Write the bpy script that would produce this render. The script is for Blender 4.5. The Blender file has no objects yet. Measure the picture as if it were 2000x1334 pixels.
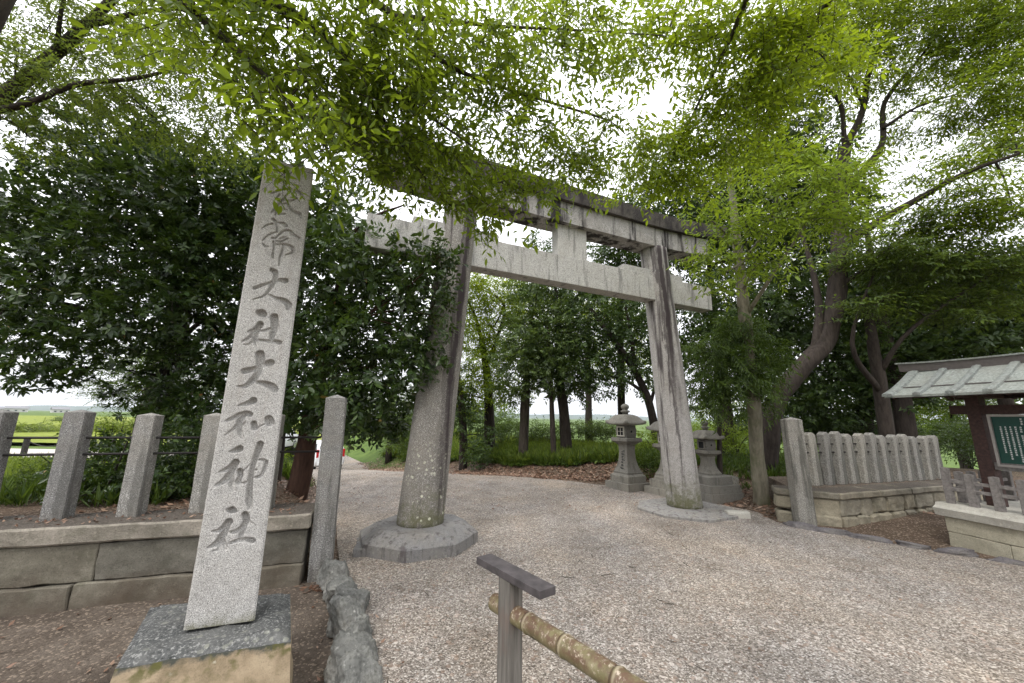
import bpy, bmesh, math, random
import numpy as np
from mathutils import Vector, Matrix, noise as mnoise

R = math.radians
rng = np.random.default_rng(7)
random.seed(7)
scene = bpy.context.scene
COL = scene.collection

# ------------------------------------------------------------------ camera
EYE = np.array([0.0, 0.0, 1.7])
FPX = 737.0                      # focal length in pixels of a 2000 px wide picture
PITCH, ROLL = R(11.4), R(0.9)
_cp, _sp = math.cos(PITCH), math.sin(PITCH)
FW = np.array([0, _cp, _sp])
_U0 = np.array([0, -_sp, _cp]); _R0 = np.array([1.0, 0, 0])
UP = math.cos(ROLL) * _U0 - math.sin(ROLL) * _R0
RT = math.cos(ROLL) * _R0 + math.sin(ROLL) * _U0
cam = bpy.data.objects.new('camera', bpy.data.cameras.new('camera'))
COL.objects.link(cam)
cam.data.sensor_width = 36.0
cam.data.lens = 36.0 * FPX / 2000.0
cam.data.clip_start = 0.05
cam.data.clip_end = 20000.0
M = Matrix.Identity(4)
for i in range(3):
    M[i][0] = RT[i]; M[i][1] = UP[i]; M[i][2] = -FW[i]; M[i][3] = EYE[i]
cam.matrix_world = M
scene.camera = cam

# ------------------------------------------------------------------ world and sun (thin bright overcast)
SUN_EL, SUN_AZ = R(52), R(212)       # azimuth measured from +Y towards +X
world = bpy.data.worlds.new('World')
scene.world = world
world.use_nodes = True
nt = world.node_tree
nt.nodes.clear()
sky = nt.nodes.new('ShaderNodeTexSky')
sky.sky_type = 'NISHITA'; sky.sun_disc = False
sky.sun_elevation = SUN_EL; sky.sun_rotation = SUN_AZ
sky.air_density = 1.0; sky.dust_density = 3.0
tc = nt.nodes.new('ShaderNodeTexCoord')
cn = nt.nodes.new('ShaderNodeTexNoise'); cn.inputs['Scale'].default_value = 2.2; cn.inputs['Detail'].default_value = 5
cr = nt.nodes.new('ShaderNodeMapRange')
cr.inputs['From Min'].default_value = 0.3; cr.inputs['From Max'].default_value = 0.7
cr.inputs['To Min'].default_value = 0.84; cr.inputs['To Max'].default_value = 1.0
mx = nt.nodes.new('ShaderNodeMix'); mx.data_type = 'RGBA'
bg = nt.nodes.new('ShaderNodeBackground'); bg.inputs['Strength'].default_value = 0.10
wo = nt.nodes.new('ShaderNodeOutputWorld')
nt.links.new(tc.outputs['Generated'], cn.inputs['Vector'])
# overcast dome: brightest overhead, about half as bright near the horizon
sx = nt.nodes.new('ShaderNodeSeparateXYZ'); nt.links.new(tc.outputs['Generated'], sx.inputs[0])
el = nt.nodes.new('ShaderNodeMapRange')
for k_, x_ in zip(('From Min', 'From Max', 'To Min', 'To Max'), (0.0, 0.85, 10.5, 27.0)): el.inputs[k_].default_value = x_
nt.links.new(sx.outputs['Z'], el.inputs['Value'])
vm = nt.nodes.new('ShaderNodeVectorMath'); vm.operation = 'SCALE'; vm.inputs[0].default_value = (1.0, 1.01, 1.045)
nt.links.new(el.outputs['Result'], vm.inputs['Scale'])
nt.links.new(vm.outputs['Vector'], mx.inputs['B'])
nt.links.new(cn.outputs['Fac'], cr.inputs['Value'])
nt.links.new(cr.outputs['Result'], mx.inputs['Factor'])
nt.links.new(sky.outputs['Color'], mx.inputs['A'])
nt.links.new(mx.outputs['Result'], bg.inputs['Color'])
nt.links.new(bg.outputs['Background'], wo.inputs['Surface'])

sun = bpy.data.objects.new('sun', bpy.data.lights.new('sun', 'SUN'))
COL.objects.link(sun)
sun.data.energy = 1.5
sun.data.angle = R(12)
sun.data.color = (1.0, 0.96, 0.9)
_sd = Vector((math.sin(SUN_AZ) * math.cos(SUN_EL), math.cos(SUN_AZ) * math.cos(SUN_EL), math.sin(SUN_EL)))
sun.rotation_euler = (-_sd).to_track_quat('-Z', 'Y').to_euler()

scene.view_settings.view_transform = 'Standard'
scene.view_settings.look = 'None'
scene.view_settings.exposure = 0.2
scene.view_settings.gamma = 1.0
scene.render.engine = 'CYCLES'
cy = scene.cycles
cy.max_bounces = 8; cy.diffuse_bounces = 4; cy.glossy_bounces = 2
cy.transmission_bounces = 6; cy.transparent_max_bounces = 8
cy.use_denoising = True
cy.caustics_reflective = False; cy.caustics_refractive = False
cy.sample_clamp_indirect = 8.0

# ------------------------------------------------------------------ layout helpers
def ray(px, py):
    return FW + RT * (px - 1000) / FPX - UP * (py - 667) / FPX
def at(px, py, depth):
    return EYE + ray(px, py) * depth
def gnd(px, py, z=0.0):
    d = ray(px, py)
    return EYE + d * ((z - EYE[2]) / d[2])
def on_plane(px, py, p0, n):
    d = ray(px, py)
    return EYE + d * (((p0 - EYE) @ n) / (d @ n))
def sstep(a, b, x):
    t = np.clip((x - a) / (b - a), 0, 1)
    return t * t * (3 - 2 * t)

# ------------------------------------------------------------------ object helpers
def link(o, parent=None):
    COL.objects.link(o)
    if parent is not None:
        o.parent = parent
    return o
def tag(o, label=None, cat=None, group=None, kind=None):
    if label: o['label'] = label
    if cat: o['category'] = cat
    if group: o['group'] = group
    if kind: o['kind'] = kind
    return o
def thing(name, label, cat, loc=(0, 0, 0), rz=0.0, group=None):
    o = bpy.data.objects.new(name, None)
    o.empty_display_size = 0.2
    link(o)
    o.location = tuple(float(v) for v in loc); o.rotation_euler = (0, 0, rz)
    return tag(o, label, cat, group)
def mesh_obj(name, me, mats, parent=None, smooth=False):
    if not isinstance(mats, (list, tuple)): mats = [mats]
    for m in mats: me.materials.append(m)
    if smooth:
        me.polygons.foreach_set('use_smooth', np.ones(len(me.polygons), dtype=bool))
    return link(bpy.data.objects.new(name, me), parent)
def bm_obj(name, bm, mats, parent=None, smooth=False):
    me = bpy.data.meshes.new(name)
    bmesh.ops.recalc_face_normals(bm, faces=bm.faces[:])
    bm.to_mesh(me); bm.free()
    return mesh_obj(name, me, mats, parent, smooth)
def np_mesh(name, verts, loops, sizes, mat_idx=None):
    me = bpy.data.meshes.new(name)
    verts = np.asarray(verts, dtype=np.float32); loops = np.asarray(loops, dtype=np.int32); sizes = np.asarray(sizes, dtype=np.int32)
    me.vertices.add(len(verts)); me.vertices.foreach_set('co', verts.ravel())
    me.loops.add(len(loops)); me.loops.foreach_set('vertex_index', loops)
    me.polygons.add(len(sizes))
    st = np.zeros(len(sizes), dtype=np.int32); st[1:] = np.cumsum(sizes)[:-1]
    me.polygons.foreach_set('loop_start', st)
    me.polygons.foreach_set('loop_total', sizes)
    if mat_idx is not None:
        me.polygons.foreach_set('material_index', np.asarray(mat_idx, dtype=np.int32))
    me.update(calc_edges=True)
    return me
def grid_mesh(name, P):
    """P: (ny, nx, 3) -> quads"""
    ny, nx = P.shape[:2]
    i = np.arange(ny * nx).reshape(ny, nx)
    q = np.stack([i[:-1, :-1], i[:-1, 1:], i[1:, 1:], i[1:, :-1]], -1).reshape(-1, 4)
    return np_mesh(name, P.reshape(-1, 3), q.ravel(), np.full(len(q), 4))

def bm_box(bm, size, loc=(0, 0, 0), rot=None, bevel=0.0, taper=1.0, sub=0, amp=0.0, freq=4.0, seed=0, seg=2):
    """box centred on loc, optional bevel, top taper, subdivision and noise wear"""
    t = bmesh.new()
    bmesh.ops.create_cube(t, size=1.0)
    for v in t.verts:
        k = taper if v.co.z > 0 else 1.0
        v.co = Vector((v.co.x * size[0] * k, v.co.y * size[1] * k, v.co.z * size[2]))
    if bevel > 0:
        bmesh.ops.bevel(t, geom=t.edges[:], offset=bevel, segments=seg, affect='EDGES', profile=0.6)
    if sub:
        mxl = max(size)
        for _ in range(sub):
            es = [e for e in t.edges if e.calc_length() > mxl / (2 ** (sub + 0.6))]
            if es: bmesh.ops.subdivide_edges(t, edges=es, cuts=1, use_grid_fill=True)
        bmesh.ops.triangulate(t, faces=[f for f in t.faces if len(f.verts) > 4])
    if amp > 0:
        so = Vector((seed * 3.71, seed * 1.93, seed * 7.17))
        for v in t.verts:
            p = v.co * freq + so
            v.co += Vector((mnoise.noise(p), mnoise.noise(p + Vector((31, 7, 3))), mnoise.noise(p + Vector((5, 77, 13))))) * amp
            v.co += Vector((mnoise.noise(p * 3), mnoise.noise(p * 3 + Vector((31, 7, 3))), mnoise.noise(p * 3 + Vector((5, 77, 13))))) * amp * 0.35
    mt = Matrix.Translation(Vector([float(x) for x in loc]))
    if rot is not None: mt = mt @ rot.to_4x4()
    bmesh.ops.transform(t, matrix=mt, verts=t.verts[:])
    me = bpy.data.meshes.new('tmp'); t.to_mesh(me); t.free()
    bm.from_mesh(me); bpy.data.meshes.remove(me)
    return bm
def box_obj(name, size, loc, mat, parent=None, rot=None, **kw):
    bm = bmesh.new()
    bm_box(bm, size, loc, rot, **kw)
    return bm_obj(name, bm, mat, parent)
def bm_prism(bm, poly, z0, z1, shrink=1.0):
    c = np.mean(np.asarray(poly), axis=0)
    lo = [bm.verts.new((p[0], p[1], z0)) for p in poly]
    hi = [bm.verts.new((c[0] + (p[0] - c[0]) * shrink, c[1] + (p[1] - c[1]) * shrink, z1)) for p in poly]
    n = len(poly)
    bm.faces.new(lo[::-1]); bm.faces.new(hi)
    for i in range(n):
        bm.faces.new((lo[i], lo[(i + 1) % n], hi[(i + 1) % n], hi[i]))
def bm_rings(bm, rings, cap=True):
    """rings: list of lists of points of equal count -> skin"""
    vs = [[bm.verts.new(tuple(map(float, p))) for p in r] for r in rings]
    n = len(vs[0])
    for a, b in zip(vs[:-1], vs[1:]):
        for i in range(n):
            bm.faces.new((a[i], a[(i + 1) % n], b[(i + 1) % n], b[i]))
    if cap:
        bm.faces.new(vs[0][::-1]); bm.faces.new(vs[-1])
def bm_tube(bm, pts, rad, sides=10, wob=0.0, seed=0, cap=True):
    pts = [np.asarray(p, float) for p in pts]
    n = len(pts); rings = []
    up = np.array([0.31, 0.17, 0.93]); up /= np.linalg.norm(up)
    prev = None
    for i in range(n):
        d = pts[min(i + 1, n - 1)] - pts[max(i - 1, 0)]
        d = d / (np.linalg.norm(d) + 1e-9)
        if prev is None:
            a = np.cross(d, up)
            if np.linalg.norm(a) < 0.1: a = np.cross(d, np.array([1.0, 0, 0]))
        else:
            a = prev - d * (prev @ d)
        a /= np.linalg.norm(a); prev = a
        b = np.cross(d, a)
        ring = []
        for k in range(sides):
            th = 2 * math.pi * k / sides
            r = rad[i]
            if wob:
                r *= 1 + wob * mnoise.noise(Vector((math.cos(th) * 1.3 + seed, math.sin(th) * 1.3, i * 0.45)))
            ring.append(pts[i] + (a * math.cos(th) + b * math.sin(th)) * r)
        rings.append(ring)
    bm_rings(bm, rings, cap)
def smooth_path(pts, rad, k=4):
    """Catmull-Rom through pts"""
    pts = [np.asarray(p, float) for p in pts]
    P = [2 * pts[0] - pts[1]] + pts + [2 * pts[-1] - pts[-2]]
    out, ro = [], []
    for i in range(len(pts) - 1):
        p0, p1, p2, p3 = P[i], P[i + 1], P[i + 2], P[i + 3]
        for j in range(k):
            t = j / k
            out.append(0.5 * (2 * p1 + (p2 - p0) * t + (2 * p0 - 5 * p1 + 4 * p2 - p3) * t * t + (3 * p1 - p0 - 3 * p2 + p3) * t ** 3))
            ro.append(rad[i] * (1 - t) + rad[i + 1] * t)
    out.append(pts[-1]); ro.append(rad[-1])
    return out, ro
def rotz(a): return Matrix.Rotation(a, 3, 'Z')

# ------------------------------------------------------------------ materials
def new_mat(name):
    m = bpy.data.materials.new(name); m.use_nodes = True
    n = m.node_tree; n.nodes.clear()
    out = n.nodes.new('ShaderNodeOutputMaterial')
    return m, n, out
def N(n, typ, **kw):
    o = n.nodes.new(typ)
    for k, v in kw.items():
        if k in o.inputs: o.inputs[k].default_value = v
        else: setattr(o, k, v)
    return o
def ramp(n, fac, stops, interp='LINEAR'):
    r = n.nodes.new('ShaderNodeValToRGB')
    r.color_ramp.interpolation = interp
    el = r.color_ramp.elements
    while len(el) < len(stops): el.new(0.5)
    for e, (p, c) in zip(el, stops):
        e.position = p
        e.color = (c[0], c[1], c[2], 1) if not np.isscalar(c) else (c, c, c, 1)
    n.links.new(fac, r.inputs['Fac'])
    return r.outputs['Color']
def mixc(n, fac, a, b, blend='MIX'):
    m = n.nodes.new('ShaderNodeMix'); m.data_type = 'RGBA'; m.blend_type = blend
    for s, v in (('Factor', fac), ('A', a), ('B', b)):
        if isinstance(v, bpy.types.NodeSocket): n.links.new(v, m.inputs[s])
        elif np.isscalar(v): m.inputs[s].default_value = v
        else: m.inputs[s].default_value = (v[0], v[1], v[2], 1)
    return m.outputs['Result']
def mathn(n, op, a, b=None):
    m = n.nodes.new('ShaderNodeMath'); m.operation = op
    for i, v in enumerate((a, b)):
        if v is None: continue
        if isinstance(v, bpy.types.NodeSocket): n.links.new(v, m.inputs[i])
        else: m.inputs[i].default_value = v
    return m.outputs[0]
def coords(n, scale=(1, 1, 1), kind='Object'):
    t = n.nodes.new('ShaderNodeTexCoord')
    mp = n.nodes.new('ShaderNodeMapping')
    mp.inputs['Scale'].default_value = scale
    n.links.new(t.outputs[kind], mp.inputs['Vector'])
    return mp.outputs['Vector']
def noise(n, vec, scale, detail=4, rough=0.55, out='Fac'):
    t = N(n, 'ShaderNodeTexNoise', Scale=scale, Detail=detail, Roughness=rough)
    n.links.new(vec, t.inputs['Vector'])
    return t.outputs[out]
def voro(n, vec, scale, out='Distance', feature='F1'):
    t = n.nodes.new('ShaderNodeTexVoronoi'); t.feature = feature
    t.inputs['Scale'].default_value = scale
    n.links.new(vec, t.inputs['Vector'])
    return t.outputs[out]
def sepz(n, vec, ax='Z'):
    s = n.nodes.new('ShaderNodeSeparateXYZ'); n.links.new(vec, s.inputs[0]); return s.outputs[ax]
def maprange(n, v, a, b, c=0.0, d=1.0):
    m = n.nodes.new('ShaderNodeMapRange'); m.clamp = True
    n.links.new(v, m.inputs['Value'])
    for k, x in zip(('From Min', 'From Max', 'To Min', 'To Max'), (a, b, c, d)): m.inputs[k].default_value = x
    return m.outputs['Result']
def finish(n, out, col, rough=0.85, bump=None, bstr=0.3, bdist=0.01, spec=0.3, metal=0.0):
    p = n.nodes.new('ShaderNodeBsdfPrincipled')
    if isinstance(col, bpy.types.NodeSocket): n.links.new(col, p.inputs['Base Color'])
    else: p.inputs['Base Color'].default_value = (*col, 1)
    if isinstance(rough, bpy.types.NodeSocket): n.links.new(rough, p.inputs['Roughness'])
    else: p.inputs['Roughness'].default_value = rough
    p.inputs['Specular IOR Level'].default_value = spec
    p.inputs['Metallic'].default_value = metal
    if bump is not None:
        b = N(n, 'ShaderNodeBump', Strength=bstr, Distance=bdist)
        n.links.new(bump, b.inputs['Height']); n.links.new(b.outputs['Normal'], p.inputs['Normal'])
    n.links.new(p.outputs['BSDF'], out.inputs['Surface'])
    return p

def granite(name, base=(0.36, 0.35, 0.34), dark=(0.10, 0.10, 0.10), light=(0.62, 0.6, 0.58), grain=220, stain=0.0, stain_col=(0.05, 0.045, 0.045),
            moss=0.0, moss_z=(0.0, 0.5), lichen=0.0, lichen_s=16, lichen_z=(0.0, 1.0), mottle=0.35, streak_scale=(9, 9, 0.55), stain_top=None, stain_lo=0.53, bands=(), wear=(0.22, 0.2, 0.17), bump=0.25):
    m, n, out = new_mat(name)
    v = coords(n)
    g = noise(n, v, grain, 2, 0.7)
    col = ramp(n, g, [(0.34, dark), (0.455, base), (0.545, base), (0.65, light)])
    w = noise(n, v, 3.2, 6, 0.65)
    col = mixc(n, mathn(n, 'MULTIPLY', maprange(n, w, 0.42, 0.68), mottle), col, wear)
    w2 = noise(n, v, 14, 5, 0.7)
    col = mixc(n, mathn(n, 'MULTIPLY', maprange(n, w2, 0.5, 0.75), mottle * 0.9), col, dark)
    if stain > 0:
        vs = coords(n, streak_scale)
        s = noise(n, vs, 1.0, 5, 0.62)
        s = maprange(n, s, stain_lo, stain_lo + 0.11)
        if stain_top is not None:
            z = maprange(n, sepz(n, v), stain_top[0], stain_top[1])
            s = mathn(n, 'MULTIPLY', s, z)
        col = mixc(n, mathn(n, 'MULTIPLY', s, stain), col, stain_col)
    for (x0, kx, wd, yb, za, zb_, st) in bands:
        # one broad run-off stain: centred on x = x0 + kx * z, fading between heights za and zb_
        wob = mathn(n, 'MULTIPLY', mathn(n, 'SUBTRACT', noise(n, coords(n, (7, 7, 1.1)), 1.0, 6, 0.7), 0.5), 0.26)
        dx = mathn(n, 'ABSOLUTE', mathn(n, 'SUBTRACT', mathn(n, 'SUBTRACT', mathn(n, 'ADD', sepz(n, v, 'X'), wob), x0), mathn(n, 'MULTIPLY', sepz(n, v), kx)))
        bnd = maprange(n, dx, wd, wd * 0.45)
        bnd = mathn(n, 'MULTIPLY', bnd, maprange(n, sepz(n, v, 'Y'), yb + 0.03, yb - 0.03))
        bnd = mathn(n, 'MULTIPLY', bnd, maprange(n, mathn(n, 'ADD', sepz(n, v), mathn(n, 'MULTIPLY', w2, 1.6)), za, zb_))
        col = mixc(n, mathn(n, 'MULTIPLY', bnd, st), col, stain_col)
    if moss > 0:
        z = maprange(n, sepz(n, v), moss_z[1], moss_z[0])
        k = mathn(n, 'MULTIPLY', maprange(n, mathn(n, 'ADD', noise(n, v, 7, 6, 0.7), mathn(n, 'MULTIPLY', z, 0.35)), 0.62, 0.86), moss)
        col = mixc(n, mathn(n, 'MULTIPLY', k, z), col, (0.10, 0.10, 0.045))
    if lichen > 0:
        d = voro(n, v, lichen_s, 'Distance')
        d2 = noise(n, v, 40, 3)
        dd = mathn(n, 'ADD', d, mathn(n, 'MULTIPLY', d2, 0.35))
        k = maprange(n, dd, 0.47, 0.40)
        k = mathn(n, 'MULTIPLY', k, maprange(n, noise(n, v, 3.3, 3), 0.48, 0.6))
        k = mathn(n, 'MULTIPLY', k, maprange(n, sepz(n, v), lichen_z[1], lichen_z[0]))
        col = mixc(n, mathn(n, 'MULTIPLY', k, lichen), col, (0.62, 0.63, 0.5))
    oi = n.nodes.new('ShaderNodeObjectInfo')
    col = mixc(n, 1.0, col, ramp(n, oi.outputs['Random'], [(0.0, (0.82, 0.82, 0.83)), (1.0, (1.12, 1.10, 1.06))]), 'MULTIPLY')
    h = mathn(n, 'ADD', g, mathn(n, 'MULTIPLY', w2, 0.8))
    finish(n, out, col, 0.86, h, bump, 0.004)
    return m
MAT = {}
MAT['granite'] = granite('granite_light', base=(0.36, 0.355, 0.35), dark=(0.075, 0.075, 0.075), light=(0.70, 0.695, 0.685), grain=200, mottle=0.22, moss=0.8, moss_z=(0.0, 0.14), stain=0.35, stain_col=(0.2, 0.16, 0.13), streak_scale=(4, 4, 0.5))
MAT['post'] = granite('granite_post', base=(0.24, 0.235, 0.225), dark=(0.075, 0.075, 0.07), light=(0.56, 0.55, 0.53), grain=105, mottle=0.55, stain=0.55, stain_lo=0.5, streak_scale=(7, 7, 0.8), stain_col=(0.08, 0.078, 0.07))
MAT['post_r'] = granite('granite_picket', base=(0.25, 0.24, 0.215), dark=(0.09, 0.085, 0.075), light=(0.46, 0.45, 0.42), grain=80, mottle=0.55, stain=0.7, stain_lo=0.49, streak_scale=(9, 9, 0.8), stain_col=(0.06, 0.06, 0.05))
def torii_mat(base=(0.30, 0.285, 0.27), **k): return granite('granite_torii', base=base, dark=(0.10, 0.095, 0.09), light=(0.52, 0.5, 0.48), grain=110, mottle=0.45, stain=0.88, stain_col=(0.035, 0.026, 0.028), streak_scale=(6, 6, 0.22), moss=0.9, moss_z=(0.15, 1.1), **k)
MAT['torii'] = [torii_mat(base=(0.165, 0.155, 0.14), bands=((-2.44, 0.076, 0.075, 0.05, 0.9, 3.2, 0.95), (-2.53, 0.076, 0.035, 0.05, 1.6, 4.2, 0.7)), lichen=1.0, lichen_s=15, lichen_z=(0.25, 1.7)),
                torii_mat(base=(0.36, 0.345, 0.33), bands=((2.44, -0.076, 0.07, 0.05, 2.2, 4.4, 0.95), (2.36, -0.076, 0.028, 0.05, 0.6, 2.4, 0.75), (2.60, -0.076, 0.06, 0.05, 3.0, 4.6, 0.8), (2.74, -0.076, 0.05, 0.3, 1.2, 0.4, 0.6)))]
MAT['torii_pale'] = granite('granite_torii_pale', base=(0.40, 0.395, 0.38), dark=(0.16, 0.16, 0.16), light=(0.56, 0.55, 0.53), grain=85, mottle=0.26, stain=0.62, stain_col=(0.10, 0.095, 0.095), streak_scale=(8, 8, 1.0))
MAT['torii_top'] = granite('granite_lintel', base=(0.38, 0.365, 0.345), dark=(0.10, 0.095, 0.09), light=(0.56, 0.54, 0.52), grain=90, mottle=0.6, stain=0.96, stain_col=(0.022, 0.018, 0.018), streak_scale=(4.2, 4.2, 0.5), stain_lo=0.47)
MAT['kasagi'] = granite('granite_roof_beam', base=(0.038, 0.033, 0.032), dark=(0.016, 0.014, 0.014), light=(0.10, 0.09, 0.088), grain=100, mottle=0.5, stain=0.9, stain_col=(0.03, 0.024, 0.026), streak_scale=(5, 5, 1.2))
MAT['slab'] = granite('stone_base_slab', base=(0.21, 0.205, 0.2), dark=(0.08, 0.08, 0.078), light=(0.33, 0.32, 0.31), grain=160, mottle=0.6, stain=0.7, stain_col=(0.07, 0.055, 0.055), streak_scale=(12, 12, 2.5), lichen=0.6, lichen_z=(-1, 0.4))
MAT['lantern'] = granite('stone_lantern', base=(0.20, 0.19, 0.165), dark=(0.08, 0.078, 0.07), light=(0.32, 0.305, 0.27), grain=150, mottle=0.55, stain=0.4, stain_col=(0.06, 0.058, 0.05), streak_scale=(9, 9, 1.2))
MAT['ped_top'] = granite('pedestal_dark', base=(0.075, 0.078, 0.078), dark=(0.028, 0.03, 0.03), light=(0.3, 0.3, 0.29), grain=60, mottle=0.75, lichen=0.35, lichen_z=(-1, 1), wear=(0.15, 0.15, 0.145), bump=0.7)
MAT['rail'] = None

def mat_simple(name, col, rough=0.6, metal=0.0, var=0.15, scale=20, bstr=0.15, spec=0.4):
    m, n, out = new_mat(name)
    v = coords(n)
    w = noise(n, v, scale, 5, 0.6)
    lo = tuple(c * (1 - var) for c in col); hi = tuple(min(1, c * (1 + var)) for c in col)
    finish(n, out, ramp(n, w, [(0.3, lo), (0.7, hi)]), rough, w, bstr, 0.003, spec, metal)
    return m
MAT['rail'] = mat_simple('rusty_iron', (0.025, 0.022, 0.02), 0.6, 0.3)

def mat_pedestal_side():
    m, n, out = new_mat('pedestal_tan_stone')
    v = coords(n)
    a = noise(n, v, 6, 7, 0.65)
    col = ramp(n, a, [(0.3, (0.21, 0.165, 0.10)), (0.5, (0.36, 0.28, 0.185)), (0.72, (0.46, 0.37, 0.25))])
    g = noise(n, v, 120, 3, 0.7)
    col = mixc(n, maprange(n, g, 0.5, 0.75, 0, 0.5), col, (0.12, 0.1, 0.07))
    # dark weathered band under the top edge
    z = maprange(n, mathn(n, 'ADD', sepz(n, v), mathn(n, 'MULTIPLY', noise(n, v, 11, 5, 0.65), 0.16)), 0.045, 0.01)
    col = mixc(n, z, (0.07, 0.073, 0.06), col)
    k = maprange(n, noise(n, v, 9, 4), 0.55, 0.66)
    zz = maprange(n, sepz(n, v), -0.24, -0.05)
    col = mixc(n, mathn(n, 'MULTIPLY', k, zz), col, (0.11, 0.105, 0.035))
    d = maprange(n, mathn(n, 'ADD', voro(n, v, 13), mathn(n, 'MULTIPLY', g, 0.3)), 0.36, 0.28)
    d = mathn(n, 'MULTIPLY', d, maprange(n, sepz(n, v), -0.12, -0.03))
    col = mixc(n, d, col, (0.66, 0.64, 0.52))
    finish(n, out, col, 0.9, mathn(n, 'ADD', a, g), 0.5, 0.008)
    return m
MAT['ped_side'] = mat_pedestal_side()

def mat_wall(name, tones, moss=0.4, grain=90, soil=None, topsoil=False):
    m, n, out = new_mat(name)
    v = coords(n)
    a = noise(n, v, 2.3, 6, 0.62)
    col = ramp(n, a, [(0.28, tones[0]), (0.48, tones[1]), (0.7, tones[2])])
    g = noise(n, v, grain, 3, 0.7)
    col = mixc(n, maprange(n, g, 0.5, 0.72, 0, 0.55), col, tuple(c * 0.35 for c in tones[0]))
    g2 = noise(n, v, 26, 5, 0.7)
    col = mixc(n, maprange(n, g2, 0.56, 0.75, 0, 0.55), col, tuple(min(1, c * 1.5) for c in tones[2]))
    k = maprange(n, noise(n, v, 5, 6, 0.7), 0.5, 0.68, 0, moss)
    col = mixc(n, k, col, (0.075, 0.075, 0.05))
    gi = n.nodes.new('ShaderNodeNewGeometry')
    col = mixc(n, 1.0, col, ramp(n, gi.outputs['Random Per Island'], [(0.0, (0.84, 0.84, 0.85)), (0.5, (1.0, 0.99, 0.97)), (1.0, (1.13, 1.10, 1.05))]), 'MULTIPLY')
    if topsoil:
        nz = maprange(n, mathn(n, 'ADD', sepz(n, gi.outputs['Normal']), mathn(n, 'MULTIPLY', g2, 0.4)), 0.95, 1.15, 0, 0.9)
        col = mixc(n, nz, col, ramp(n, noise(n, v, 60, 4, 0.8), [(0.35, (0.03, 0.024, 0.02)), (0.55, (0.085, 0.07, 0.058)), (0.72, (0.26, 0.22, 0.19))]))
    if soil:
        sz = maprange(n, mathn(n, 'ADD', sepz(n, v), mathn(n, 'MULTIPLY', mathn(n, 'SUBTRACT', a, 0.5), 0.9)), soil[1], soil[0], 0, 0.85)
        col = mixc(n, sz, col, (0.10, 0.075, 0.055))
    finish(n, out, col, 0.92, mathn(n, 'ADD', mathn(n, 'ADD', a, g), g2), 0.6, 0.008)
    return m
MAT['wall_l'] = mat_wall('retaining_wall_stone', ((0.085, 0.078, 0.06), (0.14, 0.13, 0.105), (0.215, 0.2, 0.165)), moss=0.5, soil=(-0.2, 0.25))
MAT['coping_l'] = mat_wall('coping_stone', ((0.15, 0.14, 0.115), (0.24, 0.22, 0.19), (0.34, 0.31, 0.27)), moss=0.5, grain=70, topsoil=True)
MAT['wall_r'] = mat_wall('rough_wall_stone', ((0.16, 0.145, 0.11), (0.25, 0.225, 0.17), (0.34, 0.31, 0.24)), moss=0.55)
MAT['coping_r2'] = mat_wall('mossy_coping_stone', ((0.12, 0.11, 0.085), (0.2, 0.18, 0.14), (0.29, 0.265, 0.21)), moss=0.6, topsoil=True)
MAT['base_r'] = mat_wall('ashlar_stone', ((0.23, 0.22, 0.17), (0.32, 0.3, 0.235), (0.40, 0.375, 0.3)), moss=0.3)
MAT['coping_r'] = mat_wall('pale_coping', ((0.36, 0.345, 0.3), (0.46, 0.44, 0.39), (0.56, 0.54, 0.48)), moss=0.2, grain=140)
MAT['rock'] = mat_wall('border_rock', ((0.05, 0.052, 0.048), (0.15, 0.15, 0.14), (0.36, 0.355, 0.33)), moss=0.45, grain=40)
MAT['edge'] = mat_wall('edging_rock', ((0.07, 0.066, 0.07), (0.13, 0.12, 0.125), (0.22, 0.205, 0.195)), moss=0.3, grain=60)

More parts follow.
